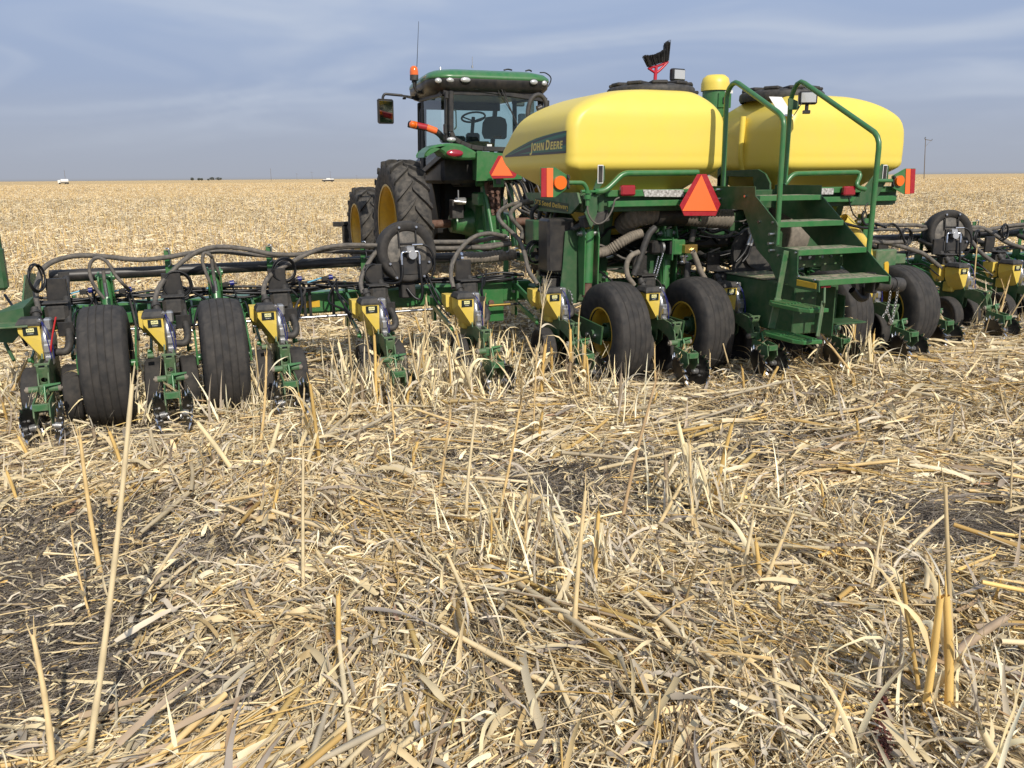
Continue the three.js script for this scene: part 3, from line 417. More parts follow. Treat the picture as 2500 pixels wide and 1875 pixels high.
// --- one row unit, the others are copies of it
function makeRowUnit() {
  const u = grp('row_unit', planter), c = 0.08;
  mesh('seed_hopper', [hull([[-0.068, 0.705, 0.075], [0.062, 0.705, 0.075], [-0.068, 0.705, -0.09], [0.062, 0.705, -0.09], [-0.066, 0.66, 0.074], [0.06, 0.47, 0.055], [0.052, 0.455, -0.05], [-0.01, 0.50, -0.09], [-0.066, 0.60, -0.09], [0.058, 0.50, -0.09], [0.062, 0.60, 0.073]]), hull([[-0.105, 0.715, -0.13], [-0.025, 0.715, -0.13], [-0.105, 0.715, -0.25], [-0.025, 0.715, -0.25], [-0.105, 0.62, -0.13], [-0.025, 0.56, -0.13], [-0.08, 0.55, -0.2], [-0.03, 0.53, -0.2], [-0.105, 0.64, -0.25], [-0.025, 0.6, -0.25]]), cbox(0.05, 0.10, 0.12, 0.03, 0.49, -0.11, 0.01)], M.hopper, u);
  mesh('hopper_lid', [hull([[-0.076, 0.705, 0.084], [0.07, 0.705, 0.084], [-0.076, 0.705, -0.1], [0.07, 0.705, -0.1], [-0.076, 0.718, 0.084], [0.07, 0.718, 0.084], [-0.076, 0.718, -0.1], [0.07, 0.718, -0.1], [-0.058, 0.748, 0.06], [0.054, 0.748, 0.06], [-0.058, 0.748, -0.08], [0.054, 0.748, -0.08]])], M.blackDusty, u);
  const lab = mesh('hopper_label', new THREE.PlaneGeometry(0.088, 0.055).rotateX(-0.012).translate(0.005, 0.668, 0.0785), labelMat, u, true);
  mesh('hose_neck', [bar([0.03, 0.70, -0.11], [0.012, 0.79, -0.17], 0.030, 14, 0.024), bar([0.02, 0.75, -0.14], [0.016, 0.765, -0.155], 0.034, 14)], M.blackDusty, u);
  mesh('seed_meter', [latheX([[0.0, 0.055], [0.11, 0.055], [0.135, 0.065], [0.14, 0.085], [0.135, 0.105], [0.09, 0.115], [0.05, 0.12], [0.05, 0.135], [0.0, 0.135]], 32).translate(0, 0.585, -0.05)], M.castAlloy, u);
  mesh('meter_cover', [cbox(0.055, 0.17, 0.05, 0.098, 0.52, 0.075, 0.008), cbox(0.04, 0.05, 0.03, 0.095, 0.47, 0.105, 0.004), cbox(0.04, 0.05, 0.03, 0.095, 0.55, 0.105, 0.004), cbox(0.05, 0.08, 0.09, 0.105, 0.70, 0.0, 0.01)], M.castAlloy, u);
  mesh('vacuum_elbow', [pipe([[0.12, 0.50, -0.02], [0.20, 0.50, 0.0], [0.215, 0.56, -0.04], [0.20, 0.66, -0.22], [0.185, 0.86, -0.45], [0.17, 0.93, -0.68]], 0.027, 0.06, 10)], M.blackDusty, u);
  each('meter_wire', [tube([[0.075, 0.735, 0.06], [0.085, 0.70, 0.095], [0.105, 0.60, 0.125], [0.115, 0.48, 0.135], [0.10, 0.42, 0.11]], 0.0032, 20, 6), tube([[0.07, 0.74, 0.05], [0.10, 0.69, 0.09], [0.128, 0.58, 0.11], [0.128, 0.48, 0.11]], 0.0025, 20, 6)], M.blue, u);
  mesh('meter_fastener', [disc('z', 0.014, 0.03, 0.066, 0.735, 0.06, 10), bolt('z', 0.066, 0.735, 0.078, 0.009, 0.012)], M.steel, u);
  mesh('dust_shield', [cbox(0.15, 0.135, 0.10, 0.135, 0.735, -0.27, 0.025), cbox(0.165, 0.012, 0.12, 0.135, 0.808, -0.27, 0.004)], M.blackDusty, u);
  each('mount_plate', [cbox(0.135, 0.165, 0.03, 0.135, 0.88, -0.40, 0.004), cbox(0.10, 0.10, 0.012, 0.19, 0.635, -0.14, 0.003)], M.black, u);
  each('shank', [plateX(0.045, [[0, 0.62, 0.02], [0, 0.62, -0.22], [0, 0.20, -0.26], [0, 0.12, -0.18], [0, 0.30, 0.06], [0, 0.46, 0.08]], 0.012), plateX(0.10, [[0, 0.62, 0.02], [0, 0.62, -0.22], [0, 0.20, -0.26], [0, 0.12, -0.18], [0, 0.30, 0.06], [0, 0.46, 0.08]], 0.012), cbox(0.06, 0.10, 0.16, c, 0.50, -0.14, 0.006)], M.greenDark, u);
  for (const s of [-1, 1]) { mesh('parallel_arm', [beam([c + s * 0.125, 0.56, -0.18], [c + s * 0.125, 0.70, -0.70], 0.02, 0.055), beam([c + s * 0.125, 0.43, -0.16], [c + s * 0.125, 0.54, -0.70], 0.02, 0.05), bolt('x', c + s * 0.14, 0.56, -0.18, 0.016, 0.02), bolt('x', c + s * 0.14, 0.70, -0.69, 0.016, 0.02), bolt('x', c + s * 0.14, 0.43, -0.16, 0.016, 0.02), plateX(c + s * 0.125 - 0.012, [[0, 0.80, -0.66], [0, 0.80, -0.75], [0, 0.42, -0.75], [0, 0.42, -0.66]], 0.024)], M.green, u); mesh('arm_bolt', [bolt('z', c + s * 0.16, 0.76, -0.64, 0.014, 0.03), bolt('z', c + s * 0.16, 0.64, -0.64, 0.014, 0.03), bolt('x', c + s * 0.155, 0.56, -0.17, 0.013, 0.02), bolt('z', c + s * 0.15, 0.48, -0.15, 0.013, 0.03)], M.steel, u); }
  for (const s of [-1, 1]) {
    const g = latheX([[0.0, -0.03], [0.05, -0.04], [0.06, -0.02], [0.14, -0.025], [0.15, -0.05], [0.185, -0.056], [0.2, -0.045], [0.203, 0], [0.2, 0.045], [0.185, 0.056], [0.15, 0.05], [0.0, 0.03]], 44).rotateY(s * 0.06).translate(c + s * 0.115, 0.195, -0.06);
    mesh('gauge_wheel', g, M.rubber, u);
  }
  // closing wheel arm: web with a hole, two flanges, notched top
  const web = plate('z', 0, [[-0.034, 0.05], [-0.034, -0.10], [-0.026, -0.125], [0.026, -0.125], [0.034, -0.10], [0.034, 0.05], [0.018, 0.05], [0.018, 0.035], [-0.018, 0.035], [-0.018, 0.05]], 0.01, [[0, -0.055, 0.019]]).rotateX(0.30).translate(c, 0.435, 0.315);
  const flange = (x) => plateX(x, [[0, 0.43, -0.02], [0, 0.475, 0.06], [0, 0.495, 0.17], [0, 0.48, 0.27], [0, 0.42, 0.335], [0, 0.31, 0.365], [0, 0.30, 0.31], [0, 0.36, 0.24], [0, 0.40, 0.10], [0, 0.40, 0.02]], 0.01);
  mesh('closing_arm', [web, flange(c - 0.034), flange(c + 0.026), cbox(0.09, 0.012, 0.03, c, 0.487, 0.315, 0.002), cbox(0.06, 0.07, 0.035, c, 0.325, 0.355, 0.008)], M.greenDusty, u);
  mesh('arm_spring', [ribbed([[c, 0.455, 0.08], [c, 0.45, 0.30]], 0.022, 0.018, 0.3, 10)], M.blackDusty, u);
  each('cross_shaft', [bar([c - 0.085, 0.335, 0.37], [c - 0.03, 0.335, 0.37], 0.022), bar([c + 0.03, 0.335, 0.37], [c + 0.085, 0.335, 0.37], 0.022)], M.greenDusty, u);
  each('shaft_end', [merged([bar([c - 0.102, 0.335, 0.37], [c - 0.084, 0.335, 0.37], 0.0215), bar([c - 0.11, 0.335, 0.37], [c - 0.101, 0.335, 0.37], 0.010, 8)]), merged([bar([c + 0.084, 0.335, 0.37], [c + 0.102, 0.335, 0.37], 0.0215), bar([c + 0.101, 0.335, 0.37], [c + 0.11, 0.335, 0.37], 0.010, 8)])], M.ribHose, u);
  mesh('pressure_handle', [hull([[c + 0.03, 0.36, 0.38], [c + 0.10, 0.372, 0.375], [c + 0.03, 0.375, 0.40], [c + 0.02, 0.36, 0.42], [c + 0.0, 0.375, 0.41], [c + 0.10, 0.365, 0.39]]), bar([c + 0.01, 0.365, 0.405], [c + 0.012, 0.26, 0.45], 0.008, 8)], M.green, u);
  mesh('closing_bracket', [plateX(c - 0.05, [[0, 0.31, 0.36], [0, 0.285, 0.56], [0, 0.20, 0.58], [0, 0.12, 0.50], [0, 0.22, 0.36]], 0.01), plateX(c + 0.04, [[0, 0.31, 0.36], [0, 0.285, 0.56], [0, 0.20, 0.58], [0, 0.12, 0.50], [0, 0.22, 0.36]], 0.01), cbox(0.085, 0.042, 0.035, c, 0.262, 0.565, 0.003), cbox(0.085, 0.01, 0.14, c, 0.245, 0.46, 0.002)], M.greenDusty, u);
  for (const s of [-1, 1]) {
    const t = new THREE.Matrix4().compose(new THREE.Vector3(c + s * 0.085, 0.115, 0.50), new THREE.Quaternion().setFromEuler(new THREE.Euler(0, s * 0.22, -s * 0.24, 'YXZ')), new THREE.Vector3(1, 1, 1));
    const w = grp('closing_wheel', u);
    mesh('wheel_disc', [latheX([[0.0, s * 0.012], [0.06, s * 0.010], [0.115, 0.0], [0.136, -s * 0.004], [0.136, -s * 0.010], [0.06, s * 0.002], [0, s * 0.004]], 36).applyMatrix4(t)], M.discSteel, u);
    const teeth = []; for (let i = 0; i < 16; i++) { const a = i / 16 * 6.2832; teeth.push(hull([[-0.008 - s * 0.006, 0.128, -0.017], [0.006 - s * 0.006, 0.128, -0.017], [-0.008 - s * 0.006, 0.128, 0.012], [0.006 - s * 0.006, 0.128, 0.012], [-0.006 - s * 0.014, 0.158, 0.014], [0.004 - s * 0.014, 0.158, 0.014], [-0.005 - s * 0.014, 0.152, 0.0], [0.003 - s * 0.014, 0.152, 0.0], [-s * 0.017, 0.168, 0.020]]).rotateX(a)); }
    mesh('wheel_teeth', [teeth.map((g) => g.applyMatrix4(t))], M.bright, u);
    mesh('wheel_hub', [disc('x', 0.024, 0.035, -s * 0.018, 0, 0, 12).applyMatrix4(t), bolt('x', -s * 0.04, 0, 0, 0.014, 0.02).applyMatrix4(t), ...[0, 1, 2].map((i) => bolt('x', -s * 0.008, 0.05 * Math.cos(i * 2.1), 0.05 * Math.sin(i * 2.1), 0.009, 0.014).applyMatrix4(t))], M.castAlloy, u);
    u.remove(w);
  }
  return u;
}
function label() {                                                                   // small print on the hopper
  return canvasTex(256, 160, (g, w, h) => { g.fillStyle = '#17211f'; g.fillRect(0, 0, w, h); g.fillStyle = '#e9e3a4'; g.fillRect(62, 22, 132, 72); g.fillStyle = '#22302b'; g.font = 'bold 54px sans-serif'; g.textAlign = 'center'; g.fillText('eSet', 128, 76); g.fillStyle = '#f2f0e6'; g.font = 'bold 20px sans-serif'; g.fillText('VacuMeter', 128, 132); });
}
const labelMat = new THREE.MeshPhysicalMaterial({ map: label(), roughness: 0.4 });
const unit0 = makeRowUnit(); unit0.position.set(-5.715, 0, 0);
for (let i = 2; i <= 14; i++) { const u = unit0.clone(); planter.add(u); u.position.set((i - 8.5) * 0.762, 0, i >= 7 && i <= 10 ? 0.30 : 0); }
// --- seed hoses from the tanks to the rows
const hose = (pts, r = 0.0185, m = M.hose) => mesh('seed_hose', tube(pts, r, pts.length * 7, 12), m, planter);
hose([[-5.676, 0.744, -0.16], [-5.692, 0.789, -0.25], [-5.709, 0.843, -0.35], [-5.713, 0.899, -0.42], [-5.699, 0.953, -0.5], [-5.681, 1.008, -0.56], [-5.623, 1.055, -0.6], [-5.544, 1.083, -0.62], [-5.445, 1.099, -0.62], [-5.304, 1.091, -0.62], [-5.146, 1.066, -0.62], [-5.017, 1.051, -0.62], [-4.835, 1.062, -0.62], [-4.675, 1.084, -0.62], [-4.432, 1.09, -0.62], [-4.256, 1.064, -0.62], [-4.061, 1.044, -0.62], [-3.843, 1.041, -0.62], [-3.7, 1.056, -0.7], [-3.472, 1.047, -0.7], [-3.201, 1.03, -0.7], [-2.91, 1.032, -0.7]]);
hose([[-4.939, 0.748, -0.16], [-4.932, 0.813, -0.25], [-4.89, 0.889, -0.35], [-4.822, 0.951, -0.45], [-4.721, 1.04, -0.5], [-4.595, 1.11, -0.52], [-4.472, 1.134, -0.52], [-4.275, 1.114, -0.52], [-4.069, 1.065, -0.52], [-3.848, 1.048, -0.58], [-3.717, 1.069, -0.58], [-3.485, 1.09, -0.62], [-3.216, 1.084, -0.62], [-2.93, 1.067, -0.62]]);
hose([[-4.184, 0.741, -0.16], [-4.171, 0.838, -0.25], [-4.104, 0.914, -0.38], [-3.954, 0.983, -0.48], [-3.815, 1.045, -0.52], [-3.68, 1.092, -0.52], [-3.512, 1.112, -0.52], [-3.237, 1.102, -0.52], [-2.955, 1.088, -0.52]]);
hose([[-3.434, 0.757, -0.16], [-3.432, 0.817, -0.25], [-3.393, 0.891, -0.36], [-3.314, 0.977, -0.46], [-3.233, 1.052, -0.52], [-3.136, 1.092, -0.56]]);
hose([[-2.696, 0.765, -0.16], [-2.686, 0.865, -0.25], [-2.628, 0.963, -0.36], [-2.513, 1.07, -0.46], [-2.382, 1.144, -0.52], [-2.262, 1.168, -0.52], [-2.081, 1.135, -0.56]]);
hose([[-1.95, 0.755, -0.16], [-1.991, 0.859, -0.25], [-1.978, 0.99, -0.38], [-1.982, 1.107, -0.5], [-2.039, 1.177, -0.55], [-2.099, 1.246, -0.6], [-2.095, 1.295, -0.7], [-2.049, 1.333, -0.8], [-1.948, 1.375, -0.9], [-1.799, 1.402, -1], [-1.676, 1.422, -1]]);
hose([[-2.755, 1.106, -0.6], [-2.574, 1.1, -0.6], [-2.426, 1.098, -0.6], [-2.295, 1.105, -0.6], [-2.181, 1.122, -0.6], [-2.047, 1.107, -0.6]], 0.02); hose([[-2.739, 1.054, -0.6], [-2.538, 1.047, -0.6], [-2.307, 1.052, -0.6], [-2.162, 1.065, -0.6], [-2.028, 1.078, -0.6]], 0.02); hose([[-2.396, 1.05, -0.58], [-2.246, 1.044, -0.58], [-2.113, 1.061, -0.58], [-2.024, 1.068, -0.58]], 0.02);
hose([[-1.841, 1.084, -0.8], [-1.805, 1.15, -0.85], [-1.861, 1.217, -0.85], [-1.908, 1.273, -0.85], [-1.9, 1.319, -0.9], [-1.836, 1.364, -0.95], [-1.767, 1.396, -0.95], [-1.643, 1.407, -1]], 0.02);
for (const k of [0, 1, 2, 3]) hose([[-1.664, 1.397, -0.95], [-1.738, 1.351, -0.95], [-1.763, 1.296, -0.95], [-1.743, 1.232, -0.95], [-1.706, 1.164, -0.95], [-1.69, 1.088, -0.95], [-1.715, 1.013, -0.95]].map((p) => [p[0] + 0.09 + k * 0.10, p[1] - k * 0.015, p[2] - 0.05 * k]), 0.02, M.blackDusty);
// right wing
hose([[1.604, 1, 0], [2.053, 0.93, -0.2], [2.223, 0.887, -0.2], [2.341, 0.844, -0.16], [2.481, 0.767, -0.16], [2.602, 0.683, -0.14]], 0.022); hose([[3.377, 0.989, -0.6], [3.335, 0.924, -0.45], [3.296, 0.826, -0.3], [3.309, 0.759, -0.2], [3.42, 0.676, -0.14]], 0.022); hose([[3.24, 1.074, -0.6], [3.483, 1.054, -0.6], [3.68, 1.039, -0.6], [3.761, 0.965, -0.5], [3.814, 0.893, -0.4], [3.981, 0.812, -0.25], [4.248, 0.675, -0.14]], 0.022);
hose([[2.127, 1.122, -0.6], [2.468, 1.104, -0.6], [2.7, 1.097, -0.6], [2.834, 1.068, -0.6], [2.708, 1.041, -0.6], [2.359, 1.064, -0.6], [2.022, 1.074, -0.6]], 0.02); hose([[3.431, 1.033, -0.6], [3.684, 1.016, -0.6], [3.884, 1.033, -0.6], [4.093, 1.055, -0.6], [4.452, 1.068, -0.6]], 0.021); hose([[3.968, 0.988, -0.62], [4.221, 1.027, -0.62], [4.552, 1.037, -0.62]], 0.021); hose([[1.45, 1.013, 0], [1.657, 0.99, 0], [1.919, 0.989, 0]], 0.02);
// --- vacuum fans in round black housings on the wings
function vacuumFan(x, y, z, turn, tilt) {
  const f = grp('vacuum_fan', planter, [x, y, z]); f.rotation.set(tilt, turn, 0, 'YXZ');
  mesh('fan_housing', [latheZ([[0.0, -0.14], [0.20, -0.14], [0.245, -0.11], [0.255, -0.05], [0.255, 0.0], [0.245, 0.035], [0.225, 0.045], [0.190, 0.038], [0.175, 0.012], [0.16, 0.0], [0, 0.0]], 56), cbox(0.12, 0.22, 0.10, 0.0, -0.27, -0.06, 0.008)], M.rubber, f);
  mesh('fan_plate', [latheZ([[0.0, 0.02], [0.10, 0.018], [0.168, 0.01], [0.176, 0.0]], 48)], M.fanPlate, f);
  mesh('motor_bracket', [cbox(0.14, 0.012, 0.012, 0, 0.07, 0.03, 0.002), cbox(0.012, 0.16, 0.014, -0.075, 0.12, 0.03, 0.002), cbox(0.012, 0.16, 0.014, 0.075, 0.12, 0.03, 0.002), plateZ(0.024, [[-0.165, -0.075], [0.165, -0.075], [0.12, -0.185], [-0.12, -0.185]], 0.02), cbox(0.13, 0.15, 0.012, 0, -0.03, 0.030, 0.002), ...[[-0.075, 0.20], [0.075, 0.20], [-0.17, -0.09], [0.17, -0.09], [-0.12, -0.205], [0.12, -0.205]].map(([a, b]) => disc('z', 0.016, 0.03, a, b, 0.032, 10))], M.black, f);
  mesh('bracket_bolts', [[-0.075, 0.20], [0.075, 0.20], [-0.17, -0.09], [0.17, -0.09], [-0.12, -0.205], [0.12, -0.205]].map(([a, b]) => bolt('z', a, b, 0.052, 0.010, 0.014)), M.steel, f);
  mesh('hydraulic_motor', [hull([[-0.045, 0.045, 0.03], [0.03, 0.05, 0.03], [0.045, 0.0, 0.03], [-0.05, -0.01, 0.03], [-0.035, 0.035, 0.10], [0.025, 0.04, 0.10], [0.035, 0.0, 0.10], [-0.03, -0.005, 0.10], [0, 0.055, 0.06]]), disc('z', 0.036, 0.06, 0.012, -0.025, 0.075, 14), cbox(0.07, 0.03, 0.05, 0.0, 0.03, 0.07, 0.006)], M.castAlloy, f);
  mesh('hose_fittings', [pipe([[-0.03, 0.0, 0.08], [-0.075, 0.0, 0.085], [-0.08, -0.04, 0.085], [-0.08, -0.10, 0.085]], 0.011, 0.02, 8), pipe([[0.04, 0.0, 0.08], [0.07, 0.0, 0.085], [0.075, -0.04, 0.085], [0.075, -0.10, 0.085]], 0.011, 0.02, 8), bar([0.02, 0.055, 0.075], [0.11, 0.055, 0.08], 0.010, 8), bar([-0.08, -0.03, 0.085], [-0.08, -0.06, 0.085], 0.016, 6), bar([0.075, -0.03, 0.085], [0.075, -0.06, 0.085], 0.016, 6)], M.bright, f);
  mesh('fan_hose', [tube([[-0.08, -0.10, 0.085], [-0.082, -0.17, 0.085], [-0.10, -0.235, 0.07], [-0.15, -0.25, 0.03], [-0.24, -0.235, -0.05]], 0.012, 24, 8), tube([[0.075, -0.10, 0.085], [0.078, -0.22, 0.085], [0.085, -0.34, 0.075], [0.07, -0.395, 0.06], [0.03, -0.38, 0.04], [-0.02, -0.30, 0.0]], 0.012, 24, 8), tube([[0.11, 0.055, 0.08], [0.16, 0.03, 0.085], [0.20, -0.05, 0.085], [0.205, -0.14, 0.08], [0.17, -0.23, 0.06], [0.10, -0.28, 0.03]], 0.010, 28, 8)], M.wire, f);
  return f;
}
vacuumFan(-2.985, 1.04, -0.50, 0.10, -0.08);
vacuumFan(...[3.066, 1.005, -0.5], -0.28, -0.1);
// coils of spare cable hung on the hoses
function coil(p, r, turn = 0, n = 4) { const g = []; const R = rng(Math.round(p[0] * 1000 + 9000)); for (let i = 0; i < n; i++) { const t = new THREE.TorusGeometry(r * (0.86 + R() * 0.2), 0.0065, 6, 30); t.rotateZ(R()); t.rotateX((R() - 0.5) * 0.3); t.rotateY(turn + (R() - 0.5) * 0.35); t.translate(p[0] + (R() - 0.5) * 0.02, p[1] + (R() - 0.5) * 0.02, p[2] + (R() - 0.5) * 0.03); g.push(t); } return mesh('cable_coil', g, M.wire, planter); }
coil([-4.775, 0.877, -0.4], 0.095, 0.1); coil([-3.995, 0.945, -0.4], 0.09, 0.1); coil([-3.304, 0.889, -0.4], 0.075, 0.4); coil([-1.853, 0.997, -0.45], 0.088, 0.2); coil([-5.685, 0.977, -0.3], 0.10, 1.15, 3); coil([3.773, 1.011, -0.4], 0.08, 0.2); coil([2.238, 1.008, -0.3], 0.085, 0.2); coil([3.475, 0.956, -0.5], 0.075, 0.4); coil([-1.144, 1.032, -0.5], 0.10, 0.4, 6);
// hydraulic loops at the wing wheels
each('hydraulic_hose', [tube([[-5.273, 0.809, -0.3], [-5.306, 0.864, -0.3], [-5.336, 0.93, -0.3], [-5.348, 1.022, -0.32], [-5.331, 1.073, -0.32], [-5.291, 1.103, -0.32], [-5.236, 1.078, -0.32], [-5.184, 0.973, -0.32], [-5.142, 0.909, -0.32], [-5.117, 0.844, -0.5]], 0.0125, 60, 8), tube([[-5.246, 1.025, -0.15], [-5.247, 0.942, -0.15]], 0.012, 8, 8)], M.hose, planter);
each('hydraulic_hose', [tube([[-4.524, 0.808, -0.3], [-4.547, 0.883, -0.3], [-4.573, 0.969, -0.3], [-4.588, 1.056, -0.32], [-4.566, 1.109, -0.32], [-4.533, 1.093, -0.32], [-4.507, 1.024, -0.4], [-4.474, 0.937, -0.45]], 0.0125, 60, 8), tube([[-4.529, 1.077, -0.15], [-4.525, 0.964, -0.15], [-4.522, 0.904, -0.15]], 0.012, 12, 8)], M.hose, planter);
mesh('hose_fitting', [bar([[-5.247, 0.942, -0.15], [-5.243, 0.844, -0.15]], 0.013, 8), bar([[-4.521, 0.916, -0.15], [-4.516, 0.844, -0.15]], 0.013, 8)], M.steel, planter);
// wiring and blue couplers along the wing
{
  const R = rng(5);
  for (let k = 0; k < 5; k++) { const pts = []; for (let i = 0; i <= 16; i++) pts.push([-5.75 + i * 0.24, 0.80 + (R() - 0.5) * 0.05 - 0.012 * k, -0.60 + (R() - 0.5) * 0.08]); mesh('wiring_harness', tube(pts, 0.011, 90, 6), M.wire, planter); }
  for (let k = 0; k < 4; k++) { const pts = []; for (let i = 0; i <= 14; i++) pts.push([1.9 + i * 0.3, 0.80 + (R() - 0.5) * 0.06, -0.60 + (R() - 0.5) * 0.08]); mesh('wiring_harness', tube(pts, 0.011, 80, 6), M.wire, planter); }
  for (const p of [[-5.379, 0.847, -0.55], [-5.117, 0.839, -0.55], [-4.383, 0.849, -0.55], [-3.865, 0.855, -0.55], [-3.617, 0.856, -0.55], [3.686, 0.663, -0.55], [3.942, 0.662, -0.55], [4.169, 0.661, -0.55]]) { mesh('hose_coupler', [bar([p[0] - 0.055, p[1], p[2]], [p[0] - 0.016, p[1], p[2]], 0.013, 8), cbox(0.05, 0.035, 0.03, p[0] - 0.05, p[1] - 0.01, p[2], 0.005), bar([p[0] + 0.016, p[1], p[2]], [p[0] + 0.04, p[1], p[2]], 0.010, 8)], M.black, planter); mesh('coupler_ring', [bar([p[0] - 0.016, p[1], p[2]], [p[0] + 0.016, p[1] + 0.002, p[2]], 0.021, 12)], M.blue, planter); mesh('water_line', [tube([[p[0] - 0.07, p[1], p[2]], [p[0] - 0.12, p[1] - 0.012, p[2] + 0.01], [p[0] - 0.19, p[1] - 0.03, p[2] + 0.02]], 0.007, 10, 6)], M.cyanHose, planter); }
  for (const p of [[-3.822, 0.718, -0.6], [-3.59, 0.721, -0.6], [-3.779, 0.631, -0.6]]) mesh('hanger_strap', [cbox(0.025, 0.30, 0.012, p[0], 0.66, -0.66, 0.003)], M.black, planter);
  mesh('loose_red_hose', tube([[-5.542, 0.76, 0.12], [-5.563, 0.69, 0.12], [-5.585, 0.608, 0.12], [-5.603, 0.526, 0.12]], 0.006, 16, 6), M.redHose, planter);
}
{
  const R = rng(17);
  for (let i = 1; i <= 13; i++) { const x = (i - 8.5) * 0.762 + 0.08, dz = i >= 7 && i <= 10 ? 0.3 : 0; for (let k = 0; k < 4; k++) { const s = R() < 0.5 ? -1 : 1; mesh('unit_hose', tube([[x + s * (0.12 + R() * 0.08), 0.52 + R() * 0.1, dz - 0.12], [x + s * (0.16 + R() * 0.1), 0.62 + R() * 0.12, dz - 0.28], [x + s * (0.2 + R() * 0.12), 0.66 + R() * 0.18, dz - 0.45], [x + s * (0.1 + R() * 0.3), 0.80 + R() * 0.06, -0.6]], 0.006 + R() * 0.007, 20, 6), R() < 0.75 ? M.wire : M.blackDusty, planter); } }
}
// wing wheel arms
for (const [x, s] of [[-5.27, 1], [-4.51, 1], [4.67, -1], [5.43, -1]]) {
  mesh('wheel_arm', [plateX(x + s * 0.175, [[0, 0.62, -0.72], [0, 0.72, -0.68], [0, 0.60, -0.2], [0, 0.46, 0.12], [0, 0.36, 0.12], [0, 0.36, 0.0], [0, 0.48, -0.4]], 0.014), plateX(x - s * 0.19, [[0, 0.62, -0.72], [0, 0.72, -0.68], [0, 0.60, -0.2], [0, 0.46, 0.12], [0, 0.36, 0.12], [0, 0.36, 0.0], [0, 0.48, -0.4]], 0.014), bar([x - 0.19, 0.40, 0.06], [x + 0.19, 0.40, 0.06], 0.025), cbox(0.36, 0.08, 0.08, x, 0.62, -0.62, 0.008)], M.green, planter);
  mesh('lift_cylinder', [bar([x, 0.93, -0.55], [x, 0.62, -0.42], 0.038, 16), plateX(x - 0.05, [[0, 0.98, -0.58], [0, 0.98, -0.50], [0, 0.92, -0.46], [0, 0.80, -0.50], [0, 0.60, -0.7], [0, 0.8, -0.66]], 0.012), plateX(x + 0.04, [[0, 0.98, -0.58], [0, 0.98, -0.50], [0, 0.92, -0.46], [0, 0.80, -0.50], [0, 0.60, -0.7], [0, 0.8, -0.66]], 0.012), disc('x', 0.022, 0.13, x, 0.94, -0.53, 12)], M.green, planter);
}
mesh('arm_bolt', [bolt('x', -4.995, 0.45, 0.12, 0.02, 0.04), bolt('x', -4.23, 0.45, 0.12, 0.02, 0.04)], M.greenDusty, planter);
// folded row marker at the end of the left wing
mesh('marker_arm', [cbox(0.16, 0.30, 0.10, ...[[-5.895, 1.048, -0.4]][0].map((v, i) => v + [-0.06, 0, 0][i]), 0.02), cbox(0.10, 0.24, 0.08, ...[-5.935, 1.18, -0.42], 0.02), hull([[-5.949, 0.751, -0.1], [-5.759, 0.803, -0.1], [-5.715, 0.808, -0.4], [-5.725, 0.846, -0.4], [-5.971, 0.766, -0.1], [-5.972, 0.586, -0.1], [-5.853, 0.568, -0.1], [-5.762, 0.668, -0.1], [-5.738, 0.721, -0.3]]), bar([[-5.915, 0.555, -0.2], [-5.859, 0.449, -0.1]], 0.012)], M.greenDark, planter);
mesh('marker_disc', [plate('y', 0.70, [[-5.95, 0.808, -0.15], [-5.853, 0.813, -0.15], [-5.803, 0.818, -0.15], [-5.753, 0.826, -0.15]].map((p) => [p[0], -p[2]]).concat([[-5.717, 0.828, 0.1], [-5.911, 0.779, 0.1]].map((p) => [p[0], -p[2]])), 0.012)], M.greenDusty, planter);

// --- the two seed tanks: rounded slices stacked in height
const SL = [[1.12, -1.20, -0.78, -0.85, -0.50, 0.08], [1.36, -1.36, -0.60, -0.98, -0.40, 0.10], [1.54, -1.53, -0.42, -1.14, -0.24, 0.11], [1.645, -1.665, -0.29, -1.31, -0.09, 0.10], [1.71, -1.735, -0.24, -1.42, -0.006, 0.09], [1.80, -1.745, -0.23, -1.56, 0.006, 0.09], [1.86, -1.745, -0.23, -1.57, 0.008, 0.09], [1.96, -1.745, -0.23, -1.42, 0.006, 0.09], [2.06, -1.735, -0.23, -1.29, 0.003, 0.10], [2.15, -1.69, -0.25, -1.19, -0.008, 0.12], [2.23, -1.57, -0.30, -1.10, -0.04, 0.14], [2.295, -1.40, -0.37, -1.02, -0.09, 0.16], [2.335, -1.22, -0.42, -0.97, -0.15, 0.18], [2.35, -1.08, -0.46, -0.95, -0.22, 0.18]];
function sliceAt(y) { let k = 0; while (k < SL.length - 2 && y > SL[k + 1][0]) k++; const a = SL[Math.max(0, k - 1)], b = SL[k], c = SL[k + 1], d = SL[Math.min(SL.length - 1, k + 2)], t = clamp01((y - b[0]) / (c[0] - b[0])); return b.map((_, i) => { if (!i) return y; const m0 = (c[i] - a[i]) * (c[0] - b[0]) / (c[0] - a[0] || 1), m1 = (d[i] - b[i]) * (c[0] - b[0]) / (d[0] - b[0] || 1), t2 = t * t, t3 = t2 * t; return (2 * t3 - 3 * t2 + 1) * b[i] + (t3 - 2 * t2 + t) * m0 + (-2 * t3 + 3 * t2) * c[i] + (t3 - t2) * m1; }); }
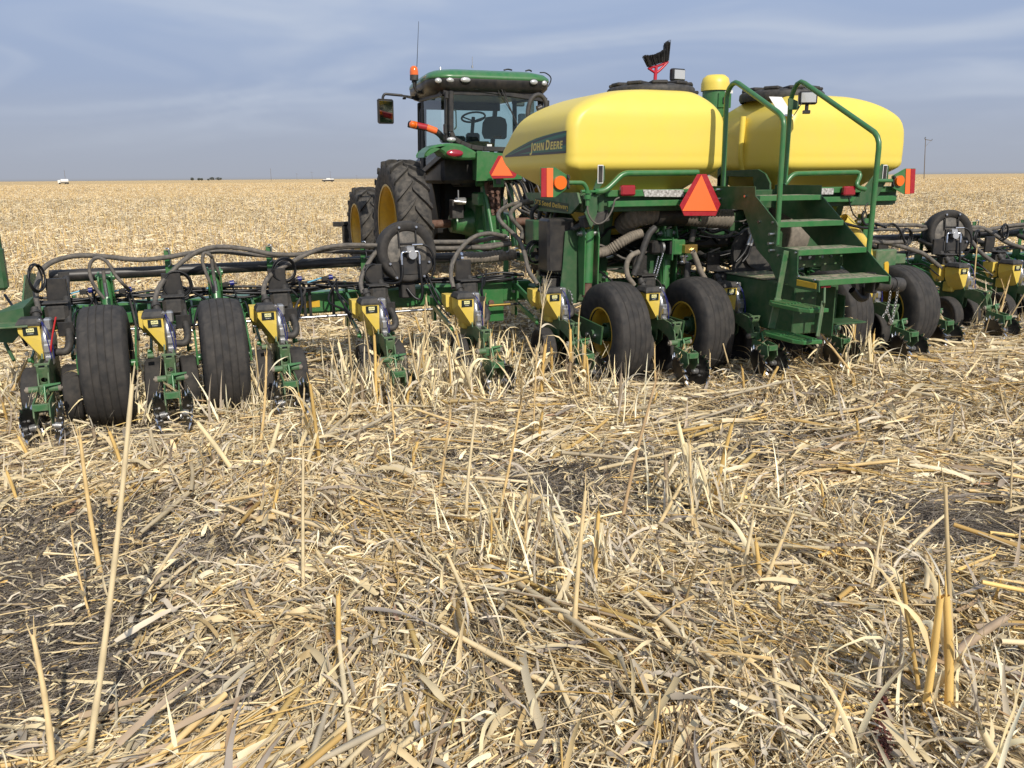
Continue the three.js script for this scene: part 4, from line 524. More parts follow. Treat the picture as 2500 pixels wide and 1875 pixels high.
function sliceOutline(s, N = 12, K = 10) { const [, x0, x1, z0, z1, r] = s, out = []; const cs = [[x1 - r, z1 - r, 0], [x0 + r, z1 - r, 1], [x0 + r, z0 + r, 2], [x1 - r, z0 + r, 3]]; for (const [cx, cz, q] of cs) { for (let i = 0; i <= K; i++) { const a = (q + i / K) * Math.PI / 2; out.push([cx + r * Math.cos(a), cz + r * Math.sin(a)]); } const nx = cs[(q + 1) % 4], a1 = (q + 1) * Math.PI / 2, e = [nx[0] + r * Math.cos(a1), nx[1] + r * Math.sin(a1)], l = out[out.length - 1]; for (let i = 1; i < N; i++) out.push([l[0] + (e[0] - l[0]) * i / N, l[1] + (e[1] - l[1]) * i / N]); } return out; }
function tankGeometry() {
  const pos = [], idx = [], ys = []; for (let k = 0; k < SL.length - 1; k++) for (let t = 0; t < 5; t++) ys.push(SL[k][0] + (SL[k + 1][0] - SL[k][0]) * t / 5); ys.push(SL[SL.length - 1][0]);
  let n = 0; ys.forEach((y) => { const o = sliceOutline(sliceAt(y)); n = o.length; o.forEach((p) => pos.push(p[0], y, p[1])); });
  for (let k = 0; k < ys.length - 1; k++) for (let i = 0; i < n; i++) { const a = k * n + i, b = k * n + (i + 1) % n; idx.push(a, a + n, b, b, a + n, b + n); }
  for (const [row, up] of [[0, false], [ys.length - 1, true]]) { const c = pos.length / 3, s = SL[up ? SL.length - 1 : 0]; pos.push((s[1] + s[2]) / 2, s[0], (s[3] + s[4]) / 2); for (let i = 0; i < n; i++) { const a = row * n + i, b = row * n + (i + 1) % n; up ? idx.push(a, c, b) : idx.push(a, b, c); } }
  const g = new THREE.BufferGeometry(); g.setAttribute('position', new THREE.Float32BufferAttribute(pos, 3)); g.setIndex(idx); g.computeVertexNormals(); return boxUV(g);
}
const tankGeo = tankGeometry();
const mirrorX = (g, about) => { g = g.index ? g.toNonIndexed() : g.clone(); g.scale(-1, 1, 1).translate(2 * about, 0, 0); const swap = (a) => { const n = a.itemSize; for (let i = 0; i < a.count; i += 3) for (let k = 0; k < n; k++) { const t = a.array[(i + 1) * n + k]; a.array[(i + 1) * n + k] = a.array[(i + 2) * n + k]; a.array[(i + 2) * n + k] = t; } }; Object.values(g.attributes).forEach(swap); return g; };
const tankL = mesh('seed_tank', tankGeo, M.tank, planter, true), tankR = mesh('seed_tank', mirrorX(tankGeo, 0.08).translate(-0.39, 0, 0).scale(0.94, 1, 1).translate(0.39, 0, 0), M.tank, planter, true);
// moulded rib on the inner face of the right tank
mesh('tank_rib', [tube([[0.375, 2.18, -0.62], [0.372, 2.05, -0.62], [0.375, 1.8, -0.62], [0.42, 1.66, -0.62]], 0.03, 20, 10)], M.tank, tankR);
function tankLid(x, parent) {
  const prof = [[0.0, 0.088], [0.14, 0.085], [0.33, 0.07], [0.375, 0.058], [0.392, 0.04], [0.395, 0.0], [0.38, -0.03]];
  const ribs = Array.from({ length: 10 }, (_, i) => cbox(0.22, 0.03, 0.14, 0.26, 0.078, 0, 0.012).rotateY(i * 0.6283));
  const l = mesh('tank_lid', [new THREE.LatheGeometry(prof.slice().reverse().map((p) => new THREE.Vector2(p[0], p[1])), 48), ribs].flat().map((g) => g.translate(x, 2.345, -0.60)), M.blackDusty, parent);
  mesh('lid_latch', [cbox(0.09, 0.03, 0.05, x + 0.40, 2.37, -0.52, 0.008), cbox(0.03, 0.05, 0.05, x + 0.42, 2.34, -0.52, 0.008)], M.black, parent); return l;
}
tankLid(-0.655, tankL); tankLid(0.79, tankR);
// the maker's decal on the outer face of the left tank
function decalTex() {
  return canvasTex(1024, 256, (g, w, h) => {
    g.fillStyle = '#155c48'; g.fillRect(0, 0, w, h);
    const band = (y0, y1, a, b, col) => { g.fillStyle = col; g.beginPath(); g.moveTo(w, y0); g.quadraticCurveTo(w * 0.5, y0 + a, 0, h); g.lineTo(60, h); g.quadraticCurveTo(w * 0.55, y1 + b, w, y1); g.fill(); };
    band(0, 14, 24, 24, '#17202c'); band(30, 44, 30, 30, '#23755a'); band(62, 150, 46, 60, '#1b2430'); band(170, 184, 20, 20, '#23755a'); g.fillStyle = '#1b2430'; g.fillRect(0, h - 26, w, 26); g.fillRect(w - 12, 0, 12, h);
    const L = [['J', 160], ['OHN', 124], [' ', 46], ['D', 160], ['EERE', 124]]; let tot = 0; for (const [q, f] of L) { g.font = `bold ${f}px sans-serif`; tot += g.measureText(q).width * 1.04; }
    g.save(); g.translate(440, 200); g.transform(1, 0, -0.10, 1, 0, 0); g.scale(470 / tot, 1); g.fillStyle = '#e6cf62'; g.strokeStyle = '#e6cf62'; g.lineWidth = 4; let x = 0;
    for (const [s, f] of L) { g.font = `bold ${f}px sans-serif`; g.fillText(s, x, s === 'J' ? 16 : 0); g.strokeText(s, x, s === 'J' ? 16 : 0); x += g.measureText(s).width * 1.04; }
    g.restore();
  });
}
{
  const top = [[-1.745, 1.997, 0.057], [-1.745, 1.996, -0.113], [-1.745, 1.99, -0.286], [-1.745, 1.979, -0.468], [-1.745, 1.964, -0.664], [-1.745, 1.943, -0.831], [-1.745, 1.916, -0.997], [-1.745, 1.895, -1.127], [-1.745, 1.873, -1.252], [-1.745, 1.85, -1.359], [-1.745, 1.835, -1.425]], y0 = 1.822, hMax = top[0][1] - y0;
  const pos = [], uv = [], idx = [], NS = top.length, NV = 6, zA = top[0][2], zB = top[NS - 1][2];
  const faceX = (y, z) => { const [, x0, , z0, z1, r] = sliceAt(y); let x = x0; const d = z > z1 - r ? z - (z1 - r) : z < z0 + r ? (z0 + r) - z : 0; if (d > 0) x = x0 + r - Math.sqrt(Math.max(0, r * r - d * d)); return x - 0.004; };
  for (let i = 0; i < NS; i++) for (let j = 0; j <= NV; j++) { const z = Math.min(top[i][2], -0.055), y = y0 + Math.max(0.001, top[i][1] - y0) * j / NV; pos.push(faceX(y, z), y, z); uv.push(1 - (zA - top[i][2]) / (zA - zB), (y - y0) / hMax); }
  for (let i = 0; i < NS - 1; i++) for (let j = 0; j < NV; j++) { const a = i * (NV + 1) + j, b = a + NV + 1; idx.push(a, a + 1, b, a + 1, b + 1, b); }
  const g = new THREE.BufferGeometry(); g.setAttribute('position', new THREE.Float32BufferAttribute(pos, 3)); g.setAttribute('uv', new THREE.Float32BufferAttribute(uv, 2)); g.setIndex(idx); g.computeVertexNormals();
  mesh('tank_decal', g, new THREE.MeshPhysicalMaterial({ map: decalTex(), roughness: 0.35, side: THREE.DoubleSide }), tankL, true);
}
mesh('warning_label', [plate('z', 0, [[-0.02, -0.10], [0.12, -0.10], [0.06, 0.10], [-0.08, 0.10]], 0.003, [], 0).rotateX(-0.55).translate(...[0.345, 2.227, -0.06])], M.whiteSticker, tankR);
mesh('breather_hose', tube([[-1.562, 2.093, -1.25], [-1.582, 2.185, -1.25], [-1.569, 2.295, -1.25], [-1.524, 2.365, -1.25], [-1.461, 2.381, -1.25], [-1.411, 2.342, -1.25], [-1.398, 2.273, -1.25], [-1.427, 2.187, -1.25]], 0.022, 50, 10), M.blackDusty, planter);
mesh('breather_cap', [hull([[-1.537, 2.142, -1.2], [-1.432, 2.188, -1.2], [-1.441, 2.268, -1.2], [-1.483, 2.267, -1.2], [-1.533, 2.19, -1.2], [-1.494, 2.149, -1.3], [-1.389, 2.195, -1.3], [-1.397, 2.276, -1.3], [-1.439, 2.276, -1.3], [-1.49, 2.197, -1.3]]), bar([[-1.486, 2.256, -1.25], [-1.444, 2.272, -1.25]], 0.03)], M.black, planter);
mesh('tank_cradle', [plateX(0.345, [[0.345, 1.47, -0.927], [0.345, 1.622, -0.941], [0.345, 1.681, -0.849], [0.345, 1.69, -0.311], [0.345, 1.649, -0.2], [0.345, 1.568, -0.127], [0.345, 1.481, -0.118], [0.345, 1.478, -0.339], [0.345, 1.62, -0.378], [0.345, 1.629, -0.777], [0.345, 1.472, -0.79]], 0.02), beam([0.36, 1.72, -0.9], [0.36, 1.42, -0.9], 0.03, 0.1)], M.greenDark, planter);
// dome between the tanks
{
  const b = [0.445, 2.395, -1.2], p = mesh('fan_intake', [new THREE.CylinderGeometry(0.125, 0.125, 0.34, 24).translate(b[0], b[1] - 0.09, b[2]), cbox(0.15, 0.14, 0.02, b[0] + 0.03, b[1] - 0.03, b[2] + 0.125, 0.004)], M.green, planter);
  mesh('intake_dome', [new THREE.LatheGeometry([[0.142, -0.02], [0.142, 0.05], [0.128, 0.10], [0.09, 0.13], [0, 0.138]].map((q) => new THREE.Vector2(...q)), 28).translate(b[0], b[1] + 0.09, b[2])], M.tank, p);
  mesh('intake_label', [cbox(0.10, 0.03, 0.003, b[0] + 0.08, b[1] + 0.055, b[2] + 0.118, 0.0006)], M.whiteSticker, p); mesh('intake_switch', [cbox(0.06, 0.06, 0.012, b[0] + 0.03, b[1] - 0.03, b[2] + 0.141, 0.003)], M.black, p);
}
// work lights
function workLight(p, parent, turn) { const l = grp('work_light', parent, p); l.rotation.y = turn; mesh('lamp_body', [cbox(0.155, 0.11, 0.06, 0, 0, 0, 0.012), cbox(0.09, 0.07, 0.05, 0, 0, -0.045, 0.012), bar([0, -0.05, -0.01], [0, -0.11, -0.01], 0.016), cbox(0.06, 0.03, 0.04, 0, -0.115, -0.01, 0.004)], M.black, l); mesh('lamp_lens', [cbox(0.125, 0.082, 0.012, 0, 0, 0.031, 0.004)], M.lampGlass, l); return l; }
workLight([-0.286, 2.545, -0.75], planter, 0.15); mesh('light_arm', pipe([[-0.308, 2.443, -0.75], [-0.211, 2.457, -0.75], [-0.152, 2.444, -0.75], [-0.122, 2.372, -0.75], [-0.112, 2.262, -0.75]], 0.018, 0.05), M.green, planter);
workLight([0.397, 2.276, 0.24], planter, -0.45); mesh('light_mount', [plateZ(0.215, [[0.207, 2.269, 0.23], [0.241, 2.269, 0.23], [0.303, 2.251, 0.23], [0.33, 2.198, 0.23], [0.301, 2.178, 0.23], [0.215, 2.176, 0.23]], 0.012)], M.greenDark, planter);
mesh('lamp_wire', tube([[0.323, 2.236, 0.26], [0.292, 2.188, 0.26], [0.246, 2.128, 0.26]], 0.004, 12, 6), M.wire, planter);
// tank frame: rails, gussets, tubes
each('tank_rail', [beam([-1.45, 1.500, 0.10], [-0.42, 1.500, 0.10], 0.05, 0.055), beam([-1.45, 1.415, 0.12], [-0.42, 1.415, 0.12], 0.03, 0.05), beam([0.28, 1.500, 0.10], [1.62, 1.500, 0.10], 0.05, 0.055), beam([0.28, 1.415, 0.12], [1.62, 1.415, 0.12], 0.03, 0.05)], M.green, planter);
mesh('tank_frame', [beam([-1.5, 1.43, 0.02], [1.66, 1.43, 0.02], 0.08, 0.16), beam([-1.5, 1.42, -1.3], [1.66, 1.42, -1.3], 0.08, 0.12), ...[-1.5, -0.36, 0.4, 1.66].map((x) => beam([x, 1.42, 0.05], [x, 1.42, -1.32], 0.07, 0.12)), ...[-1.2, -0.3, 0.46, 1.36].flatMap((x) => [beam([x, 0.7, -0.5], [x, 1.42, -0.35], 0.08, 0.12), beam([x, 0.7, -0.55], [x, 1.42, -1.25], 0.07, 0.07)])], M.greenDark, planter);
mesh('reflective_strip', [plateZ(0.127, [[-1.13, 1.527, 0.12], [-0.734, 1.522, 0.12], [-0.731, 1.461, 0.12], [-1.108, 1.47, 0.12]], 0.004)], M.stripSticker, planter); mesh('reflective_strip', [cbox(0.17, 0.055, 0.004, ...[0.774, 1.489, 0.13], 0.0006)], M.stripSticker, planter);
mesh('tank_gusset', [plateZ(0.13, [[-1.626, 1.44, 0.12], [-1.521, 1.718, 0.12], [-1.491, 1.718, 0.12], [-1.492, 1.606, 0.12], [-1.557, 1.51, 0.12], [-1.554, 1.347, 0.12], [-1.608, 1.217, 0.12], [-1.666, 1.349, 0.12]], 0.014)], M.greenDark, planter);
mesh('tank_gusset', [plateZ(0.13, [[1.393, 1.729, 0.12], [1.474, 1.711, 0.12], [1.479, 1.596, 0.12], [1.371, 1.433, 0.12], [1.341, 1.358, 0.12], [1.048, 1.364, 0.12], [1.136, 1.436, 0.12]], 0.014)], M.greenDark, planter);
for (const p of [[-1.535, 1.654, 0.15], [1.423, 1.648, 0.15]]) { mesh('gusset_sticker', [cbox(0.05, 0.145, 0.003, p[0], p[1], p[2], 0.0006)], M.whiteSticker, planter); mesh('gusset_sticker', [cbox(0.038, 0.13, 0.003, p[0], p[1], p[2] + 0.003, 0.0006)], M.black, planter); }
mesh('guard_rail', pipe([[-1.589, 1.517, 0.16], [-1.497, 1.522, 0.16], [-1.42, 1.583, 0.16], [-1.336, 1.659, 0.16], [-0.622, 1.662, 0.16]], 0.024, 0.09), M.green, planter);
mesh('guard_rail', pipe([[0.279, 1.549, 0.16], [0.359, 1.646, 0.16], [1.14, 1.656, 0.16], [1.041, 1.526, 0.2], [1.158, 1.503, 0.2]], 0.022, 0.07), M.green, planter);
// turn signals with reflective stripes
function signal(name, poly, red, org, amb, z, hub) {
  const s = mesh(name, [plateZ(z, poly, 0.008)], M.green, planter); mesh('red_stripe', [plateZ(z + 0.010, red, 0.003, [], 0)], M.redRefl, s); mesh('orange_stripe', [plateZ(z + 0.010, org, 0.003, [], 0)], M.orange, s);
  mesh('amber_lens', [new THREE.SphereGeometry(amb[1], 24, 12, 0, 6.2832, 0, 1.2).rotateX(Math.PI / 2).scale(1, 1, 0.6).translate(amb[0][0], amb[0][1], z + 0.002), disc('z', amb[1] * 0.96, 0.03, amb[0][0], amb[0][1], z + 0.02, 24)], M.amber, s); mesh('signal_bracket', [cbox(0.02, 0.11, 0.02, hub[0], hub[1], z + 0.012, 0.003), bolt('z', hub[0], hub[1] + 0.035, z + 0.026), bolt('z', hub[0], hub[1] - 0.035, z + 0.026)], M.black, s); return s;
}
signal('turn_signal', [[-2.074, 1.709, 0.18], [-1.953, 1.709, 0.18], [-1.832, 1.64, 0.18], [-1.835, 1.552, 0.18], [-1.951, 1.478, 0.18], [-2.074, 1.48, 0.18]], [[-2.071, 1.703, 0.18], [-2.028, 1.703, 0.18], [-2.027, 1.482, 0.18], [-2.073, 1.483, 0.18]], [[-2.026, 1.703, 0.18], [-1.97, 1.703, 0.18], [-1.971, 1.481, 0.18], [-2.025, 1.482, 0.18]], [[-1.914, 1.591, 0.2], 0.055], 0.18, [-1.842, 1.596, 0.18]);
signal('turn_signal', [[1.63, 1.687, 0.18], [1.756, 1.687, 0.18], [1.773, 1.458, 0.18], [1.648, 1.452, 0.18], [1.494, 1.514, 0.18], [1.475, 1.618, 0.18]], [[1.693, 1.683, 0.18], [1.752, 1.683, 0.18], [1.768, 1.458, 0.18], [1.715, 1.455, 0.18]], [[1.636, 1.683, 0.18], [1.691, 1.683, 0.18], [1.713, 1.455, 0.18], [1.652, 1.456, 0.18]], [[1.56, 1.576, 0.2], 0.05], 0.18, [1.492, 1.57, 0.18]);
mesh('signal_arm', pipe([[-1.836, 1.59, 0.19], [-1.704, 1.589, 0.19], [-1.67, 1.538, 0.19], [-1.668, 1.41, 0.19]], 0.017, 0.06), M.green, planter); mesh('signal_arm', pipe([[1.294, 1.579, 0.19], [1.476, 1.577, 0.19]], 0.017, 0.05), M.green, planter);
mesh('arm_collar', [bar([[-1.67, 1.531, 0.19], [-1.67, 1.506, 0.19]], 0.03, 16), bar([[-1.669, 1.493, 0.19], [-1.669, 1.461, 0.19]], 0.03, 16), bolt('x', ...[-1.715, 1.522, 0.2], 0.014, 0.03), cbox(0.11, 0.02, 0.03, ...[-1.616, 1.521, 0.17], 0.003)], M.green, planter);
mesh('signal_wire', tube([[-1.673, 1.41, 0.2], [-1.665, 1.352, 0.2], [-1.627, 1.293, 0.2], [-1.583, 1.266, 0.2], [-1.531, 1.275, 0.2], [-1.48, 1.322, 0.2], [-1.444, 1.386, 0.2], [-1.423, 1.451, 0.2], [-1.386, 1.47, 0.2]], 0.007, 50, 6), M.hose, planter);
for (const p of [[-1.29, 1.523, 0.16], [1.006, 1.49, 0.16]]) mesh('tail_light', [cbox(0.135, 0.085, 0.05, p[0], p[1], p[2], 0.012)], M.redLens, planter);
// slow-vehicle triangle
{
  const z = 0.31, s = mesh('slow_vehicle_sign', [plateZ(z, [[-0.73, 1.648, 0.31], [-0.638, 1.648, 0.31], [-0.487, 1.401, 0.31], [-0.53, 1.307, 0.31], [-0.839, 1.315, 0.31], [-0.886, 1.401, 0.31]], 0.004)], M.redRefl, planter);
  mesh('orange_triangle', [plateZ(z + 0.006, [[-0.692, 1.642, 0.316], [-0.524, 1.348, 0.316], [-0.862, 1.355, 0.316]], 0.002, [], 0)], M.orange, s); mesh('sign_bracket', [beam([[-0.666, 1.599, 0.26], [-0.647, 1.264, 0.26]], 0.03, 0.012), cbox(0.1, 0.05, 0.06, ...[-0.62, 1.498, 0.2], 0.004)], M.greenDark, planter);
}
// delivery housing with lettering under the left tank
{
  const h = mesh('delivery_housing', [plateX(-1.61, [[-1.6, 1.492, -1.264], [-1.6, 1.507, -0.125], [-1.6, 1.421, -0.069], [-1.6, 1.329, -0.24], [-1.6, 1.33, -0.927], [-1.6, 1.381, -1.103]], 0.02), cbox(0.9, 0.16, 0.9, -1.10, 1.42, -0.60, 0.02)], M.greenDusty, planter);
  const t = canvasTex(512, 96, (g, w, hh) => { g.fillStyle = '#2c3d26'; g.fillRect(0, 0, w, hh); g.fillStyle = '#dcb540'; g.font = 'bold 70px sans-serif'; g.textAlign = 'center'; g.save(); g.scale(0.92, 1); g.fillText('CCS Seed Delivery', 278, 68); g.restore(); });
  const q = [[-1.614, 1.369, -1.011], [-1.614, 1.341, -0.293], [-1.614, 1.413, -0.286], [-1.614, 1.447, -1.001]], pg = new THREE.BufferGeometry(); pg.setAttribute('position', new THREE.Float32BufferAttribute([q[0], q[1], q[2], q[0], q[2], q[3]].flat(), 3)); pg.setAttribute('uv', new THREE.Float32BufferAttribute([0, 0, 1, 0, 1, 1, 0, 0, 1, 1, 0, 1], 2)); pg.computeVertexNormals();
  mesh('delivery_lettering', pg, new THREE.MeshPhysicalMaterial({ map: t, roughness: 0.55, side: THREE.DoubleSide }), h, true);
}
// lift cylinders over the carrying wheels
function liftCylinder(base, top, r, parent = planter) { const l = mesh('lift_cylinder', [bar(base, top, r, 20), bar(top, [top[0], top[1] + 0.01, top[2]], r * 0.98, 20), ...[-1, 1].map((s) => plateX(top[0] + s * (r + 0.016) - 0.006, [[0, top[1] + 0.05, top[2] - 0.02], [0, top[1] + 0.05, top[2] + 0.04], [0, top[1] - 0.05, top[2] + 0.075], [0, base[1] - 0.1, base[2] + 0.03], [0, base[1] - 0.1, base[2] - 0.06], [0, top[1] - 0.1, top[2] - 0.06]], 0.012))], M.green, parent); mesh('cylinder_pin', [disc('x', 0.024, r * 2 + 0.07, top[0], top[1] - 0.025, top[2] + 0.01, 12), bolt('x', top[0] - r - 0.045, top[1] - 0.025, top[2] + 0.01, 0.017, 0.03)], M.castAlloy, parent); mesh('cylinder_rod', [bar([base[0], base[1] - 0.12, base[2]], base, r * 0.85, 16)], M.rust, parent); return l; }
liftCylinder([-1.557, 0.764, -0.02], [-1.534, 1.199, -0.05], 0.048); liftCylinder([-0.755, 0.659, -0.1], [-0.717, 1.171, -0.13], 0.048); liftCylinder([1.506, 0.877, -0.1], [1.49, 1.213, -0.12], 0.042);
each('lift_plate', [plateZ(-0.13, [[-1.719, 1.19, -0.13], [-1.544, 1.229, -0.13], [-1.553, 0.752, -0.13], [-1.598, 0.578, -0.13], [-1.776, 0.588, -0.13], [-1.74, 0.9, -0.13]], 0.016), plateZ(-0.22, [[-0.849, 1.134, -0.22], [-0.736, 1.152, -0.22], [-0.654, 0.508, -0.22], [-0.932, 0.525, -0.22], [-0.88, 0.853, -0.22]], 0.016), plateZ(-0.2, [[1.425, 1.191, -0.2], [1.513, 1.228, -0.2], [1.618, 0.784, -0.2], [1.461, 0.79, -0.2]], 0.016)], M.greenDark, planter);
for (const q of [[[-1.64, 0.508, -0.34], [-1.64, 0.463, 0.427], [-1.64, 0.31, 0.398], [-1.64, 0.311, 0.213], [-1.64, 0.31, -0.337]], [[-0.86, 0.459, 0.078], [-0.86, 0.455, 0.402], [-0.86, 0.3, 0.376], [-0.86, 0.31, 0.228], [-0.86, 0.345, 0.085]], [[1.4, 0.308, 0.255], [1.4, 0.296, 0.432], [1.4, 0.178, 0.423], [1.4, 0.186, 0.26]]]) { mesh('wheel_arm', [plateX(q[0][0], q.concat([]), 0.016)], M.greenDark, planter); mesh('arm_bolts', [bolt('x', q[0][0] - 0.006, q[2][1] + 0.06, q[2][2] - 0.09, 0.02, 0.02), bolt('x', q[0][0] - 0.006, q[2][1] + 0.05, q[2][2] - 0.22, 0.02, 0.02)], M.steel, planter); }
each('axle_shaft', [bar([-1.66, 0.385, 0.27], [-0.5, 0.385, 0.27], 0.03, 12), bar([0.66, 0.385, 0.27], [1.8, 0.385, 0.27], 0.03, 12)], M.greenDark, planter);
// boxes, ducts and hoses under the tanks
mesh('control_box', [cbox(0.25, 0.45, 0.22, ...[-1.74, 1.07, -0.25], 0.02)], M.black, planter); mesh('hose_tray', [beam([[-1.634, 1.269, 0.02], [-1.408, 1.324, 0.02]], 0.10, 0.09), beam([[-1.669, 1.207, -0.1], [-1.556, 1.255, -0.1]], 0.12, 0.02)], M.blackDusty, planter);
mesh('side_box', [cbox(0.24, 0.22, 0.20, ...[-1.682, 1.154, -0.7], 0.008)], M.greenDark, planter);
mesh('corrugated_duct', ribbed([[-1.042, 1.205, -0.35], [-1.03, 1.282, -0.2], [-0.894, 1.32, -0.12], [-0.7, 1.313, -0.1], [-0.346, 1.28, -0.12], [-0.083, 1.255, -0.12]], 0.095, 0.036, 0.12, 20), M.ribHose, planter); mesh('duct_boot', [bar([[-0.873, 1.31, -0.1], [-0.582, 1.304, -0.1]], 0.099, 20)], M.black, planter);
mesh('corrugated_duct', ribbed([[-1.418, 0.988, -0.25], [-1.341, 0.993, -0.2], [-1.261, 1.011, -0.2], [-1.169, 1.078, -0.15], [-1.053, 1.13, -0.15], [-0.969, 1.156, -0.15]], 0.047, 0.022, 0.16), M.ribHose, planter);
hose([[-0.993, 1.216, 0.12], [-1.05, 1.167, 0.12], [-1.094, 1.066, 0.12], [-1.141, 0.931, 0.12], [-1.189, 0.823, 0.12]], 0.028, M.blackDusty); hose([[-1.155, 1.019, 0.14], [-1.232, 0.988, 0.14], [-1.269, 0.921, 0.14], [-1.259, 0.828, 0.14], [-1.194, 0.742, 0.14]], 0.022, M.ribHose); hose([[-0.676, 1.006, 0.22], [-0.63, 0.918, 0.22], [-0.584, 0.828, 0.22], [-0.539, 0.766, 0.22]], 0.024, M.ribHose); hose([[-0.642, 0.908, 0.1], [-0.651, 0.766, 0.1], [-0.663, 0.652, 0.1]], 0.028, M.blackDusty); hose([[-0.565, 1.183, 0.05], [-0.585, 1.078, 0.05]], 0.026, M.blackDusty);
each('drive_chain', [ribbed([[-0.836, 1.025, 0.02], [-0.872, 0.911, 0.02], [-0.916, 0.771, 0.02], [-0.946, 0.701, 0.02]], 0.012, 0.02, 0.5, 6), ribbed([[-0.891, 0.964, 0.02], [-0.919, 0.86, 0.02], [-0.964, 0.738, 0.02]], 0.010, 0.02, 0.5, 6)], M.steel, planter); mesh('chain_sprocket', [disc('x', 0.05, 0.02, ...[-0.853, 1.035, 0], 16)], M.castAlloy, planter);
mesh('chain_bracket', [cbox(0.012, 0.20, 0.12, ...[-0.774, 1.025, 0], 0.003), cbox(0.16, 0.012, 0.10, ...[-0.802, 1.103, 0], 0.003), cbox(0.12, 0.13, 0.10, ...[-0.713, 1.035, 0.02], 0.01)], M.green, planter);
mesh('valve_block', [cbox(0.125, 0.072, 0.08, ...[-0.626, 1.022, 0.08], 0.004)], M.brass, planter); mesh('valve_fittings', [bar([[-0.688, 0.972, 0.09], [-0.677, 0.901, 0.09]], 0.026, 10), bar([[-0.727, 0.954, 0.1], [-0.653, 0.958, 0.1]], 0.014, 8), bar([[-0.725, 0.908, 0.1], [-0.642, 0.901, 0.1]], 0.014, 8), bar([[-0.626, 1.022, 0.13], [-0.608, 0.993, 0.13]], 0.016, 8)], M.bright, planter);
mesh('motor_box', [cbox(0.13, 0.12, 0.10, ...[-0.729, 1.03, 0], 0.01), cbox(0.1, 0.12, 0.1, ...[-0.884, 1.033, -0.05], 0.02)], M.black, planter);
mesh('row_sprocket', [latheX([[0, 0], [0.075, 0], [0.075, 0.012], [0, 0.012]], 24).translate(...[-1.698, 0.616, -0.1]), ...Array.from({ length: 14 }, (_, i) => cbox(0.012, 0.014, 0.014, 0.006, 0.08, 0, 0.001).rotateX(i * 0.4488).translate(...[-1.698, 0.616, -0.1]))], M.castAlloy, planter);
{
  const R = rng(31);
  for (let k = 0; k < 80; k++) {                                                 // the tangle of cables and lines below the tanks
    const x = -1.75 + R() * 3.2, y = 0.78 + R() * 0.42, z = -0.25 - R() * 0.55, pts = []; let p = [x, y, z]; const a0 = (R() - 0.5) * 1.2;
    for (let i = 0; i < 6; i++) { pts.push(p.slice()); p = [p[0] + Math.cos(a0) * 0.12 * (0.6 + R()), p[1] + (R() - 0.5) * 0.16, p[2] + (R() - 0.5) * 0.14]; }
    mesh('hydraulic_line', tube(pts, 0.007 + R() * 0.012, 36, 7), R() < 0.65 ? M.wire : R() < 0.7 ? M.hose : M.blackDusty, planter);
  }
  each('frame_skid', [cbox(2.9, 0.55, 0.06, 0.05, 1.03, -1.15, 0.01), cbox(1.9, 0.3, 0.06, 0.35, 1.22, -0.62, 0.01), cbox(0.5, 0.35, 0.3, 0.75, 0.95, -0.3, 0.02)], M.greenDark, planter);
  each('manifold', [cbox(1.1, 0.25, 0.2, -0.85, 0.98, -0.75, 0.02), cbox(0.8, 0.35, 0.2, 0.9, 1.05, -0.7, 0.02), cbox(0.5, 0.3, 0.5, 0.1, 1.1, -0.9, 0.03)], M.black, planter);
  for (let k = 0; k < 9; k++) { const x = -1.6 + R() * 1.3, y = 0.9 + R() * 0.3; mesh('line_fitting', [bar([x, y, -0.3], [x + 0.03, y + 0.02, -0.24], 0.012, 8)], R() < 0.6 ? M.steel : M.green, planter); }
}
// fan with its round cover, left of the ladder
{
  const p = [0.062, 0.965, 0.06];
  mesh('blower_cover', [plateZ(0.05, Array.from({ length: 26 }, (_, i) => { const a = i / 26 * 6.2832, r = i > 15 && i < 21 ? 0.30 : 0.235; return [p[0] + r * Math.cos(a), p[1] + r * Math.sin(a)]; }), 0.05), disc('z', 0.14, 0.04, p[0], p[1], 0.12, 28)], M.blackDusty, planter);
  mesh('blower_motor', [hull([[-0.068, 1.183, 0.13], [-0.008, 1.2, 0.13], [0.031, 1.148, 0.13], [0.007, 1.117, 0.13], [-0.055, 1.13, 0.13], [-0.111, 1.178, 0.2], [-0.065, 1.191, 0.2], [-0.032, 1.154, 0.2], [-0.056, 1.134, 0.2], [-0.1, 1.142, 0.2]]), bar([[-0.051, 1.132, 0.17], [-0.079, 1.04, 0.17]], 0.017, 8), bar([[-0.016, 1.131, 0.17], [-0.048, 1.032, 0.17]], 0.014, 8)], M.castAlloy, planter);
  mesh('blower_hose', [tube([[-0.079, 1.04, 0.17], [-0.109, 0.981, 0.17], [-0.149, 0.936, 0.17], [-0.198, 0.895, 0.17]], 0.012, 20, 7), tube([[-0.048, 1.032, 0.17], [-0.072, 0.954, 0.17], [-0.129, 0.892, 0.17]], 0.012, 20, 7), tube([[-0.563, 1.134, 0.12], [-0.415, 1.112, 0.12], [-0.279, 1.108, 0.12], [-0.135, 1.132, 0.12]], 0.006, 20, 6)], M.wire, planter);
  const f = [0.623, 1.127, -0.35];
  mesh('fan_scroll', [latheX([[0.10, -0.12], [0.30, -0.12], [0.32, -0.10], [0.32, 0.10], [0.30, 0.12], [0.10, 0.12]], 48).translate(f[0] + 0.05, f[1], f[2])], M.ribHose, planter);
  mesh('rear_box', [cbox(0.44, 0.40, 0.98, 0.0, 0.585, 0.50, 0.008)], M.greenDark, planter);
  mesh('box_top', [cbox(0.42, 0.012, 0.60, -0.02, 0.793, 0.32, 0.003)], M.treadTop, planter);
}
